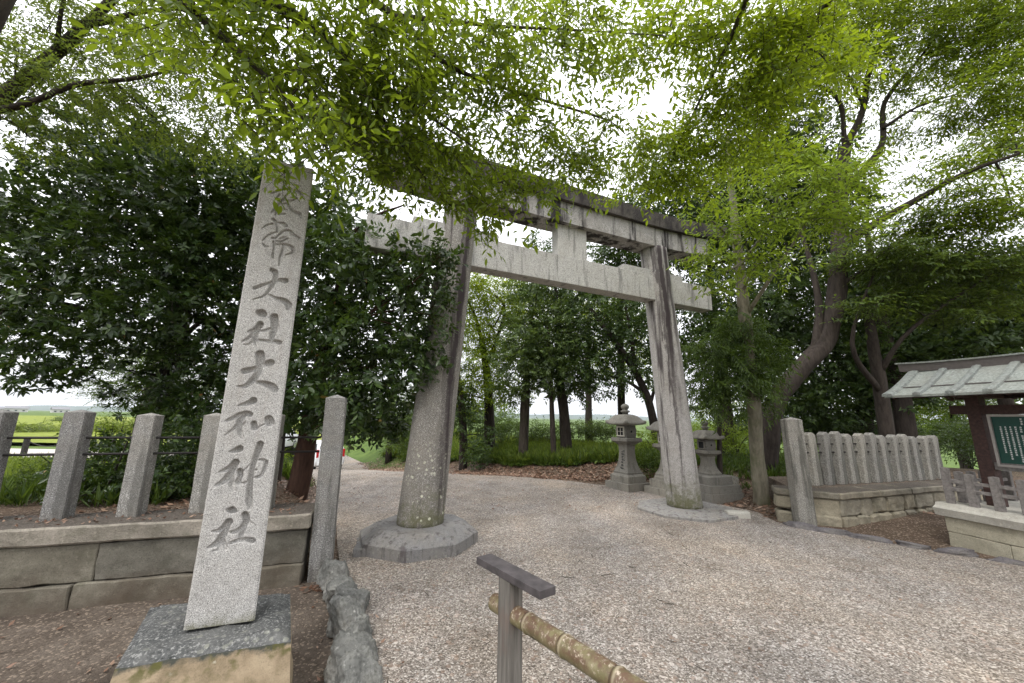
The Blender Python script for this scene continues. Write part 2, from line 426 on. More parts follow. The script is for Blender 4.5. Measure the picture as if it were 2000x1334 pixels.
def mat_gravel():
    m, n, out = new_mat('fine_gravel')
    v = coords(n)
    vn = N(n, 'ShaderNodeTexVoronoi', Scale=92.0); n.links.new(v, vn.inputs['Vector'])
    hs = n.nodes.new('ShaderNodeSeparateColor'); n.links.new(vn.outputs['Color'], hs.inputs[0])
    col = ramp(n, hs.outputs[0], [(0.0, (0.095, 0.084, 0.074)), (0.22, (0.175, 0.157, 0.138)), (0.5, (0.262, 0.238, 0.211)), (0.78, (0.345, 0.317, 0.285)), (0.96, (0.56, 0.535, 0.50))])
    v2 = N(n, 'ShaderNodeTexVoronoi', Scale=34.0); n.links.new(v, v2.inputs['Vector'])
    h2 = n.nodes.new('ShaderNodeSeparateColor'); n.links.new(v2.outputs['Color'], h2.inputs[0])
    col = mixc(n, maprange(n, h2.outputs[1], 0.86, 0.92, 0, 0.6), col, ramp(n, h2.outputs[0], [(0.0, (0.10, 0.075, 0.06)), (0.5, (0.3, 0.22, 0.17)), (1.0, (0.7, 0.66, 0.62))]))
    p = noise(n, v, 0.55, 5, 0.6)
    col = mixc(n, 1.0, col, ramp(n, p, [(0.34, (0.93, 0.92, 0.93)), (0.5, (1.0, 0.96, 0.925)), (0.66, (1.06, 0.985, 0.90))]), 'MULTIPLY')
    p2 = noise(n, v, 1.7, 6, 0.65)
    col = mixc(n, 1.0, col, ramp(n, p2, [(0.3, (0.78, 0.76, 0.74)), (0.55, (1.0, 1.0, 1.0)), (0.75, (1.12, 1.1, 1.08))]), 'MULTIPLY')
    tr = noise(n, coords(n, (1.1, 0.22, 1)), 1.0, 5, 0.6)
    col = mixc(n, 1.0, col, ramp(n, tr, [(0.32, (0.80, 0.79, 0.78)), (0.5, (1.0, 1.0, 1.0)), (0.68, (1.16, 1.13, 1.10))]), 'MULTIPLY')
    pt = maprange(n, noise(n, v, 2.6, 6, 0.7), 0.60, 0.72, 0, 0.45)
    col = mixc(n, pt, col, (0.15, 0.12, 0.095))
    d = mathn(n, 'ADD', vn.outputs['Distance'], mathn(n, 'MULTIPLY', v2.outputs['Distance'], 0.5))
    hgt = mathn(n, 'SUBTRACT', 1.0, d)
    finish(n, out, col, 0.9, hgt, 0.9, 0.012, 0.2)
    return m
MAT['gravel'] = mat_gravel()
def mat_dirt(name, c0, c1, c2, litter=0.5, far=None):
    m, n, out = new_mat(name)
    v = coords(n)
    a = noise(n, v, 1.4, 6, 0.65)
    col = ramp(n, a, [(0.3, c0), (0.5, c1), (0.7, c2)])
    b = noise(n, v, 30, 5, 0.75)
    col = mixc(n, maprange(n, b, 0.45, 0.7, 0, 0.6), col, tuple(x * 0.4 for x in c0))
    vn = N(n, 'ShaderNodeTexVoronoi', Scale=60.0); n.links.new(v, vn.inputs['Vector'])
    hs = n.nodes.new('ShaderNodeSeparateColor'); n.links.new(vn.outputs['Color'], hs.inputs[0])
    col = mixc(n, maprange(n, hs.outputs[0], 0.84, 0.9, 0, litter), col, (0.34, 0.27, 0.21))
    if far:
        ln = n.nodes.new('ShaderNodeVectorMath'); ln.operation = 'LENGTH'; n.links.new(v, ln.inputs[0])
        col = mixc(n, maprange(n, mathn(n, 'ADD', ln.outputs['Value'], mathn(n, 'MULTIPLY', a, 12.0)), 22, 32), col, ramp(n, a, [(0.3, far[0]), (0.7, far[1])]))
    finish(n, out, col, 0.95, mathn(n, 'ADD', b, mathn(n, 'MULTIPLY', vn.outputs['Distance'], -0.6)), 0.7, 0.015, 0.15)
    return m
MAT['dirt'] = mat_dirt('bare_earth', (0.07, 0.055, 0.043), (0.115, 0.092, 0.073), (0.175, 0.145, 0.118))
MAT['ground'] = mat_dirt('woodland_floor', (0.06, 0.042, 0.028), (0.10, 0.07, 0.05), (0.15, 0.105, 0.075), 0.7, ((0.05, 0.085, 0.02), (0.11, 0.16, 0.035)))
MAT['field'] = mat_dirt('meadow_grass', (0.10, 0.14, 0.02), (0.19, 0.23, 0.03), (0.27, 0.29, 0.06), 0.2)
MAT['strip'] = mat_dirt('pale_track', (0.4, 0.36, 0.33), (0.5, 0.45, 0.42), (0.58, 0.53, 0.49), 0.2)
MAT['hill'] = mat_dirt('hill_forest', (0.03, 0.055, 0.04), (0.05, 0.08, 0.05), (0.07, 0.1, 0.06), 0.0)

def mat_bark(name, c0, c1, moss=0.0):
    m, n, out = new_mat(name)
    v = coords(n, (14, 14, 2.2))
    a = noise(n, v, 1.2, 6, 0.7)
    col = ramp(n, a, [(0.3, c0), (0.65, c1)])
    if moss:
        k = maprange(n, noise(n, coords(n), 2.2, 5, 0.65), 0.46, 0.62, 0, moss)
        col = mixc(n, k, col, (0.07, 0.085, 0.03))
    finish(n, out, col, 0.92, a, 0.7, 0.02, 0.2)
    return m
MAT['bark'] = mat_bark('bark_grey_brown', (0.022, 0.018, 0.014), (0.075, 0.062, 0.05), 0.2)
MAT['bark_dark'] = mat_bark('bark_dark', (0.018, 0.014, 0.012), (0.06, 0.048, 0.04))
MAT['bark_pole'] = mat_bark('bark_pale_mossy', (0.10, 0.088, 0.062), (0.22, 0.2, 0.15), 0.55)
MAT['bark_red'] = mat_bark('bark_reddish', (0.035, 0.02, 0.014), (0.09, 0.05, 0.036))
MAT['twig'] = mat_simple('twig_bark', (0.035, 0.028, 0.02), 0.9)

def mat_leaf(name, c_lo, c_mid, c_hi, trans=(0.2, 0.3, 0.03), tmix=0.4, gloss=0.35, rough=0.45, brown=0.0):
    m, n, out = new_mat(name)
    g = n.nodes.new('ShaderNodeNewGeometry')
    r = g.outputs['Random Per Island']
    v = coords(n)
    w = noise(n, v, 1.1, 3, 0.6)
    f = mathn(n, 'ADD', mathn(n, 'MULTIPLY', r, 0.6), mathn(n, 'MULTIPLY', w, 0.45))
    stops = [(0.15, c_lo), (0.5, c_mid), (0.82, c_hi)]
    col = ramp(n, f, stops)
    if brown:
        col = mixc(n, maprange(n, r, 1 - brown, 1 - brown + 0.003), col, (0.25, 0.13, 0.04))
    p = n.nodes.new('ShaderNodeBsdfPrincipled')
    p.inputs['Roughness'].default_value = rough; p.inputs['Specular IOR Level'].default_value = gloss
    n.links.new(col, p.inputs['Base Color'])
    t = n.nodes.new('ShaderNodeBsdfTranslucent')
    tcol = mixc(n, 0.75, col, trans)
    n.links.new(tcol, t.inputs['Color'])
    mx = n.nodes.new('ShaderNodeMixShader'); mx.inputs[0].default_value = tmix
    n.links.new(p.outputs[0], mx.inputs[1]); n.links.new(t.outputs[0], mx.inputs[2])
    n.links.new(mx.outputs[0], out.inputs['Surface'])
    return m
LEAF = {
    'layer': mat_leaf('leaf_layered_green', (0.024, 0.048, 0.012), (0.055, 0.092, 0.018), (0.105, 0.155, 0.028), (0.19, 0.26, 0.025), 0.42),
    'sunny': mat_leaf('leaf_sunlit_yellow_green', (0.055, 0.10, 0.009), (0.115, 0.185, 0.012), (0.20, 0.275, 0.018), (0.36, 0.45, 0.016), 0.55),
    'maple': mat_leaf('leaf_yellow_green', (0.040, 0.075, 0.009), (0.09, 0.145, 0.012), (0.165, 0.225, 0.018), (0.29, 0.375, 0.018), 0.52),
    'zelkova': mat_leaf('leaf_zelkova', (0.045, 0.085, 0.010), (0.10, 0.165, 0.014), (0.17, 0.24, 0.02), (0.33, 0.42, 0.02), 0.52),
    'thin': mat_leaf('leaf_thin_grey_green', (0.045, 0.072, 0.014), (0.085, 0.125, 0.02), (0.13, 0.18, 0.026), (0.24, 0.31, 0.035), 0.48),
    'bright': mat_leaf('leaf_bright_green', (0.085, 0.14, 0.012), (0.15, 0.225, 0.018), (0.235, 0.32, 0.03), (0.3, 0.4, 0.03), 0.48),
    'ever': mat_leaf('leaf_glossy_evergreen', (0.013, 0.028, 0.008), (0.030, 0.058, 0.014), (0.068, 0.108, 0.026), (0.12, 0.19, 0.016), 0.22, 0.45, 0.36, 0.004),
    'dark': mat_leaf('leaf_dark_forest', (0.014, 0.030, 0.008), (0.035, 0.065, 0.017), (0.07, 0.11, 0.026), (0.13, 0.2, 0.02), 0.3, 0.35, 0.45),
    'mid': mat_leaf('leaf_mid_green', (0.03, 0.055, 0.016), (0.065, 0.105, 0.028), (0.12, 0.17, 0.05), (0.18, 0.25, 0.035), 0.36, 0.4, 0.42),
    'cedar': mat_leaf('leaf_feathery_green', (0.03, 0.055, 0.012), (0.055, 0.095, 0.016), (0.09, 0.14, 0.022), (0.14, 0.21, 0.02), 0.35),
    'grass': mat_leaf('bamboo_grass_blade', (0.04, 0.062, 0.012), (0.09, 0.125, 0.02), (0.19, 0.23, 0.045), (0.25, 0.34, 0.03), 0.4),
    'shrub': mat_leaf('leaf_shrub', (0.02, 0.045, 0.01), (0.05, 0.085, 0.015), (0.10, 0.15, 0.025), (0.16, 0.24, 0.02), 0.35),
    'litter': mat_leaf('dead_leaf', (0.09, 0.045, 0.028), (0.2, 0.115, 0.075), (0.36, 0.25, 0.18), (0.25, 0.14, 0.08), 0.12),
}
# ------------------------------------------------------------------ terrain
GRAVEL = np.array([(-1.98, 4.86), (-1.36, 3.72), (-0.92, 2.9), (-0.3, 1.2), (0.0, -1.5), (9, -1.5), (8.6, 2.6), (6.9, 4.62), (6.38, 5.11), (5.78, 5.74),
                   (4.98, 6.5), (4.62, 7.0), (4.75, 7.7), (4.3, 8.5), (3.6, 9.3), (2.57, 10.27), (0.06, 12.26), (-1.92, 13.91), (-6, 19), (-10, 27), (-16, 36),
                   (-18.5, 33), (-14, 26), (-11.8, 21), (-7.6, 14.5), (-5.55, 11.16), (-3.7, 8.0), (-3.0, 7.0), (-2.25, 5.4)])
YARD = np.array([(-9, 2.5), (-2.2, 4.64), (-1.98, 4.86), (-1.36, 3.72), (-0.92, 2.9), (-0.3, 1.2), (0.0, -1.5), (-9, -1.5)])
def inside(poly, x, y):
    r = np.zeros(x.shape, bool)
    n = len(poly)
    for i in range(n):
        x1, y1 = poly[i]; x2, y2 = poly[(i + 1) % n]
        c = ((y1 > y) != (y2 > y))
        xi = (x2 - x1) * (y - y1) / (y2 - y1 + 1e-12) + x1
        r ^= c & (x < xi)
    return r
def pdist(poly, x, y):
    d = np.full(x.shape, 1e9)
    n = len(poly)
    for i in range(n):
        a = poly[i]; b = poly[(i + 1) % n]; e = b - a
        t = np.clip(((x - a[0]) * e[0] + (y - a[1]) * e[1]) / (e @ e), 0, 1)
        d = np.minimum(d, np.hypot(x - a[0] - t * e[0], y - a[1] - t * e[1]))
    return d
def vnoise(x, y, f, seed=0.0):
    k = (0.0, 1.3, 2.6, 3.9, 5.1)
    s = 0
    for i, a in enumerate(k):
        s = s + np.sin(x * f * (0.7 + 0.23 * i) * math.cos(a) + y * f * (0.7 + 0.23 * i) * math.sin(a) + seed + a * 2.1)
    return s / 5
def path_z(x, y):
    t = np.maximum(0, y - 11.0)
    return -0.127 * (np.sqrt(t * t + 1.0) - 1.0) * np.where(t < 13, 1, 0) - 0.127 * (np.sqrt(170.0) - 1) * np.where(t >= 13, 1, 0)
def x_bank(y): return np.interp(y, [7.0, 8.5, 10.27, 12.26, 13.91, 19, 27, 36, 60], [4.7, 4.3, 2.57, .06, -1.92, -6, -10, -16, -30])
def terrain(x, y, raw=False):
    x = np.asarray(x, float); y = np.asarray(y, float)
    ing = inside(GRAVEL, x, y); d = np.where(ing, 0, pdist(GRAVEL, x, y))
    pz = path_z(x, y)
    right = x > x_bank(y)
    bump = 0.03 * vnoise(x, y, 2.2) + 0.05 * vnoise(x, y, 0.7, 2.0)
    hr = pz * (1 - sstep(0, 5, d)) - 4.0 * sstep(6, 40, d) * sstep(7, 14, y) + np.where(y > 8.5, 0.5, 0.12) * sstep(0.2, 2.6, d) + bump * sstep(0, 1, d)
    dl = np.hypot(x + 3.2, y - 5.2)
    hl = 0.50 + (-0.5 - 0.50) * sstep(2.5, 13, dl)
    hl = pz + (hl - pz) * sstep(0.0, 1.1, d) + bump * sstep(0, 1, d)
    front = y < 4.02 + (x + 4.65) * 0.314
    hl = np.where(front, -0.12 + 0.4 * bump, hl)
    z = np.where(right, hr, hl)
    z = np.where(ing, pz + 0.012 * vnoise(x, y, 1.1) + 0.006 * vnoise(x, y, 4.0, 1.0), z)
    if raw: return z
    iny = inside(YARD, x, y)
    return np.where(ing, z - 0.06, np.where(iny, z - 0.05, z))
def tz1(x, y): return float(terrain(np.array([x]), np.array([y]), True)[0])
def axis(a, b, step, far):
    m = np.arange(a, b + 1e-6, step)
    g = []; s = step; v = 0
    while v < far:
        s *= 1.35; v += s; g.append(v)
    g = np.array(g)
    return np.concatenate([(a - g)[::-1], m, b + g])
X, Y = np.meshgrid(axis(-19, 12, 0.22, 9000), axis(-3, 38, 0.22, 9000))
Z = terrain(X, Y)
gr = mesh_obj('ground', grid_mesh('ground', np.stack([X, Y, Z], -1)), MAT['ground'], None, True)
tag(gr, kind='structure')

def sheet(name, poly, mat, step, lift, zf=None):
    bm = bmesh.new()
    bm.faces.new([bm.verts.new((p[0], p[1], 0)) for p in poly])
    lo = np.min(poly, 0); hi = np.max(poly, 0)
    for ax in (0, 1):
        for c in np.arange(lo[ax] + step, hi[ax], step):
            nrm = (1, 0, 0) if ax == 0 else (0, 1, 0)
            co = (c, 0, 0) if ax == 0 else (0, c, 0)
            bmesh.ops.bisect_plane(bm, geom=bm.verts[:] + bm.edges[:] + bm.faces[:], plane_co=co, plane_no=nrm)
    bm.verts.ensure_lookup_table()
    P = np.array([v.co[:] for v in bm.verts])
    zz = (zf or (lambda x, y: terrain(x, y, True)))(P[:, 0], P[:, 1]) + lift
    for v, q in zip(bm.verts, zz): v.co.z = q
    for f in bm.faces:
        if f.normal.z < 0: f.normal_flip()
    me = bpy.data.meshes.new(name); bm.to_mesh(me); bm.free()
    o = mesh_obj(name, me, mat, None, True)
    return tag(o, kind='structure')
sheet('gravel_path', GRAVEL, MAT['gravel'], 0.4, 0.0, lambda x, y: path_z(x, y) + 0.012 * vnoise(x, y, 1.1) + 0.006 * vnoise(x, y, 4.0, 1.0))
sheet('earth_yard', YARD, MAT['dirt'], 0.4, 0.0, lambda x, y: -0.12 + 0.4 * (0.03 * vnoise(x, y, 2.2) + 0.05 * vnoise(x, y, 0.7, 2.0)) + 0.02 * sstep(0, 1, np.minimum(1, np.maximum(0, y - 3.2 - (x + 4.65) * .314))))
# sunny meadow and pale track seen between the posts of the left fence
sheet('meadow', np.array([(-130, 24), (-15.5, 24), (-13, 26), (-20, 45), (-26, 140), (-190, 140)]), MAT['field'], 8, 0.25, lambda x, y: 0 * x - 0.5)
sheet('pale_track', np.array([(-60, 17.5), (-17.0, 17.5), (-16.0, 21.5), (-60, 21.5)]), MAT['strip'], 5, 0.12, lambda x, y: 0 * x - 0.5)
# low wooded hills on the horizon
def hill(name, x0, x1, y, h, seed):
    xs = np.linspace(x0, x1, 160); ys = np.linspace(0, 1, 14)
    P = np.zeros((14, 160, 3))
    rr = np.random.default_rng(seed)
    prof = 0.55 + 0.25 * np.sin(xs / 900 + seed) + 0.15 * np.sin(xs / 310 + 2 * seed) + 0.05 * np.sin(xs / 90 + seed)
    prof *= sstep(x0, x0 + 600, xs) * (1 - sstep(x1 - 600, x1, xs))
    for j, t in enumerate(ys):
        P[j, :, 0] = xs; P[j, :, 1] = y + t * 900
        P[j, :, 2] = -2 + h * prof * math.sin(math.pi * t) + rr.normal(0, 1.5, 160) * (0 < j < 13)
    o = mesh_obj(name, grid_mesh(name, P), MAT['hill'], None, True)
    tag(o, kind='structure')
hill('hills', -5200, -600, 3300, 62, 1)
hill('hills', -900, 3500, 4200, 80, 2)
# ------------------------------------------------------------------ carved name pillar on its pedestal
def carved_pillar():
    zp = 0.34
    fl = gnd(357, 1232, zp); fr = gnd(497, 1212, zp)
    e = fr - fl; w = float(np.hypot(e[0], e[1])); e = e / w
    n = np.array([e[1], -e[0], 0.0])            # outward, towards the viewer
    H = 3.40; D = 0.30
    t = thing('name_pillar', 'tall pale granite pillar carved with large cursive characters on a dark pedestal', 'stone pillar', (fl + fr) / 2 + [0, 0, 0])
    org = (fl + fr) / 2
    # strokes traced as (x, y, half width) in three enlargements of the inscription
    A = (420, 300, 4.168); B = (380, 580, 4.764); C = (360, 820, 4.6)
    S = [
     (A, [(440,322,6),(500,302,10),(570,290,11),(640,292,9),(690,312,14),(715,340,12)]),
     (A, [(520,330,10),(500,355,8)]), (A, [(590,330,8),(560,365,9),(510,420,9),(450,475,7)]),
     (A, [(570,380,7),(620,385,8),(670,365,8)]),
     (A, [(540,410,7),(590,408,10),(615,440,11),(640,470,12),(690,490,16),(705,518,10)]),
     (A, [(485,495,8),(495,465,8),(540,450,9),(585,455,8)]), (A, [(510,488,8),(540,492,9),(570,490,8)]),
     (A, [(465,532,12),(490,550,12),(500,580,9),(503,640,9)]), (A, [(365,605,5),(410,580,9),(460,570,9)]),
     (A, [(510,562,8),(555,565,12),(580,590,14)]),
     (A, [(460,685,10),(485,690,8),(510,670,8),(560,630,10),(610,630,12),(640,660,13),(685,688,13)]),
     (A, [(490,640,7),(440,655,8),(400,680,8),(380,700,9)]), (A, [(500,712,8),(540,715,10),(595,690,8)]),
     (A, [(530,690,7),(575,680,7)]), (A, [(375,730,8),(400,755,9),(425,755,8)]),
     (A, [(470,715,9),(478,740,8),(470,800,8),(468,840,11)]),
     (A, [(500,740,9),(560,738,11),(620,755,13),(640,785,14),(625,810,10),(580,825,7)]),
     (A, [(558,745,9),(545,800,10),(528,850,9),(522,910,7)]),
     (A, [(460,945,20),(490,965,22),(490,1010,18),(470,1060,16),(440,1110,13),(390,1160,10),(290,1188,5)]),
     (A, [(310,1092,18),(380,1070,14),(450,1050,12),(520,1030,16),(575,1035,24)]),
     (A, [(445,1150,9),(490,1175,13),(560,1195,22),(600,1230,28),(600,1255,22)]),
     (B, [(585,140,26),(620,150,40),(645,165,28)]), (B, [(605,255,34),(560,300,28),(490,320,12)]),
     (B, [(585,300,24),(560,350,28),(555,400,26),(580,450,12)]), (B, [(540,330,18),(490,380,16),(430,410,9)]),
     (B, [(540,400,14),(490,440,10),(445,440,6)]),
     (B, [(740,185,36),(745,240,34),(740,300,32),(725,350,26),(715,395,18)]), (B, [(610,318,8),(660,310,12),(700,295,14)]),
     (B, [(760,250,20),(775,285,16)]), (B, [(600,400,12),(660,410,14),(740,415,20),(790,425,24)]),
     (B, [(605,535,42),(610,590,40),(600,650,34),(580,720,30),(530,780,30),(460,830,22),(380,832,6)]),
     (B, [(450,690,30),(500,680,28),(560,665,24),(640,630,30),(710,610,32)]),
     (B, [(585,795,16),(650,805,26),(720,835,36),(750,865,30)]),
     (B, [(545,965,34),(490,990,24),(400,1012,10)]),
     (B, [(290,1150,14),(350,1125,20),(410,1095,22),(480,1085,28),(510,1095,28)]),
     (B, [(440,1110,30),(410,1160,28),(410,1220,26),(420,1270,22),(445,1310,14)]),
     (B, [(400,1180,20),(350,1230,14),(275,1285,8)]), (B, [(550,1180,28),(560,1220,28)]), (B, [(470,1160,6),(440,1200,10)]),
     (B, [(690,1140,38),(705,1170,40)]), (B, [(560,1240,6),(600,1210,6),(660,1180,8)]),
     (C, [(490,262,34),(440,280,22),(400,285,8)]), (C, [(455,385,34),(420,420,30),(370,450,22),(305,470,10)]),
     (C, [(430,430,34),(400,490,34),(350,550,28),(280,590,16)]), (C, [(410,500,26),(420,570,28),(440,635,14)]),
     (C, [(495,460,26),(500,510,24),(480,560,24),(520,575,14),(575,550,8)]), (C, [(510,480,10),(560,430,6),(590,400,5)]),
     (C, [(660,365,8),(700,360,12),(735,385,18),(720,440,16),(690,500,16),(640,520,12),(610,520,6)]), (C, [(600,470,8),(645,450,10)]),
     (C, [(680,220,30),(665,270,28),(635,350,24),(610,430,22),(595,520,22),(585,620,26),(580,720,28),(590,790,20)]),
     (C, [(385,810,14),(425,815,34),(450,825,22)]), (C, [(395,920,34),(350,970,30),(300,1000,20),(240,1003,8)]),
     (C, [(375,960,30),(340,1040,34),(290,1110,32),(210,1150,10)]), (C, [(330,1050,26),(340,1110,28),(370,1155,20)]),
     (C, [(300,1120,22),(310,1165,14),(250,1180,6)]), (C, [(545,855,30),(555,910,30),(520,970,26),(450,1010,20),(385,1012,10)]),
     (C, [(570,920,22),(615,940,14)]), (C, [(540,960,22),(510,1030,24),(500,1075,14)]),
     (C, [(410,1110,14),(470,1090,18),(550,1080,24),(610,1090,28)]),
    ]
    nx, nz = 112, 940
    U = np.linspace(-w / 2, w / 2, nx); V = np.linspace(0, H, nz)
    UU, VV = np.meshgrid(U, V)
    dep = np.zeros_like(UU)
    fn = np.array([-e[1], e[0], 0.0])
    for (ox, oy, sc), pts in S:
        q = []
        for (x, y, hw) in pts:
            p = on_plane(ox + x / sc, oy + y / sc, fl, fn)
            p2 = on_plane(ox + (x + hw) / sc, oy + y / sc, fl, fn)
            q.append((float((p - org) @ e), float(p[2] - zp), max(0.004, float(np.linalg.norm(p2 - p)) * 1.12)))
        q2, r2 = smooth_path([(a, b, 0) for a, b, c in q], [c for a, b, c in q], 5)
        for (a, ra), (b, rb) in zip(zip(q2[:-1], r2[:-1]), zip(q2[1:], r2[1:])):
            ax, ay = a[0], a[1]; ex, ey = b[0] - ax, b[1] - ay
            lo = min(ay, b[1]) - max(ra, rb); hi = max(ay, b[1]) + max(ra, rb)
            i0 = max(0, int(lo / H * nz) - 1); i1 = min(nz, int(hi / H * nz) + 2)
            u = UU[i0:i1]; v = VV[i0:i1]
            tt = np.clip(((u - ax) * ex + (v - ay) * ey) / (ex * ex + ey * ey + 1e-12), 0, 1)
            r = ra + (rb - ra) * tt
            d = np.hypot(u - ax - tt * ex, v - ay - tt * ey) / r
            g = np.where(d < 1, np.minimum(r * 2.0, 0.046) * np.sqrt(np.clip(1 - d ** 2.5, 0, 1)), 0)
            dep[i0:i1] = np.maximum(dep[i0:i1], g)
    rough = 0.0012 * (vnoise(UU, VV, 60) + vnoise(UU, VV, 25, 3))
    k = VV / H                                  # slight taper of both edges
    uu = np.where(UU < 0, UU * (1 - 0.13 * k), UU * (1 - 0.03 * k))
    edge = np.minimum(UU + w / 2, w / 2 - UU)
    round_ = 0.008 * (1 - sstep(0, 0.012, edge))
    P = uu[..., None] * e + (-(dep + round_ + rough))[..., None] * n + VV[..., None] * np.array([0, 0, 1.0])
    P[..., 2] += 0
    me = grid_mesh('shaft', P)
    sh_front = me
    # the other faces: back, sides and a low pyramid top, butted to the front sheet
    bm = bmesh.new(); bm.from_mesh(me); bpy.data.meshes.remove(me)
    def pt(u, d, z):
        kk = z / H; u = u * (1 - (0.13 if u < 0 else 0.03) * kk)
        if u > 0: u -= 0.27 * max(0.0, d - 0.01)
        p = e * u - n * d; return (p[0], p[1], z)
    f0 = 0.008
    def face(*ps): bm.faces.new([bm.verts.new(p) for p in ps])
    wl, wr = -w / 2, w / 2
    face(pt(wr, f0, 0), pt(wr, D, 0), pt(wr, D, H), pt(wr, f0, H))
    face(pt(wl, D, 0), pt(wl, f0, 0), pt(wl, f0, H), pt(wl, D, H))
    face(pt(wr, D, 0), pt(wl, D, 0), pt(wl, D, H), pt(wr, D, H))
    ap = e * (-0.01) - n * D / 2; ap = (ap[0], ap[1], H + 0.09)
    face(pt(wl, f0, H), pt(wr, f0, H), ap); face(pt(wr, f0, H), pt(wr, D, H), ap); face(pt(wr, D, H), pt(wl, D, H), ap); face(pt(wl, D, H), pt(wl, f0, H), ap)
    me = bpy.data.meshes.new('shaft'); bm.to_mesh(me); bm.free()
    sh = mesh_obj('shaft', me, MAT['granite'], t, False)
    # pedestal: one rough block, dark weathered top over tan sides, with a socket rim
    q = [gnd(228, 1292, zp), gnd(570, 1240, zp), gnd(568, 1150, zp), gnd(296, 1176, zp)]
    c = sum(q) / 4
    L = [p - org for p in q]
    bm = bmesh.new()
    n1 = 26
    top = np.zeros((n1, n1, 3))
    for i in range(n1):
        for j in range(n1):
            a, b = i / (n1 - 1), j / (n1 - 1)
            p = (L[0] * (1 - b) + L[1] * b) * (1 - a) + (L[3] * (1 - b) + L[2] * b) * a
            ed = min(a, 1 - a, b, 1 - b)
            z = -0.035 * (1 - sstep(0, 0.10, ed)) + 0.010 * mnoise.noise(Vector(p * 9)) + 0.006 * mnoise.noise(Vector(p * 24))
            inx = abs((p @ e)) < w / 2 + 0.02 and -D - 0.02 < p @ n < 0.02
            if inx: z = -0.02
            top[i, j] = (p[0], p[1], z)
    me = grid_mesh('pedestal_top', top)
    # the top and its sides share one part: a skirt hangs from the rim of the top grid
    bm.from_mesh(me); bpy.data.meshes.remove(me)
    bm.verts.ensure_lookup_table()
    rim = [(0, j) for j in range(n1)] + [(i, n1 - 1) for i in range(1, n1)] + [(n1 - 1, j) for j in range(n1 - 2, -1, -1)] + [(i, 0) for i in range(n1 - 2, 0, -1)]
    prev = None; rows = []
    cc = top.reshape(-1, 3).mean(0)
    for lv in range(0, 7):
        row = []
        for (i, j) in rim:
            p = top[i, j].copy()
            if lv:
                dz = lv * 0.085
                out = (p - cc); out[2] = 0; out /= np.linalg.norm(out)
                p = p + out * (0.012 * lv + 0.012 * mnoise.noise(Vector((p[0] * 7, p[1] * 7, dz * 7)))) - [0, 0, dz]
                row.append(bm.verts.new(p))
            else:
                row.append(bm.verts[i * n1 + j])
        rows.append(row)
    nf0 = len(bm.faces)
    for a, b in zip(rows[:-1], rows[1:]):
        m = len(a)
        for k in range(m):
            f = bm.faces.new((a[(k + 1) % m], a[k], b[k], b[(k + 1) % m])); f.material_index = 1
    me = bpy.data.meshes.new('pedestal'); bm.to_mesh(me); bm.free()
    po = mesh_obj('pedestal', me, [MAT['ped_top'], MAT['ped_side']], t, False)
    return t
carved_pillar()

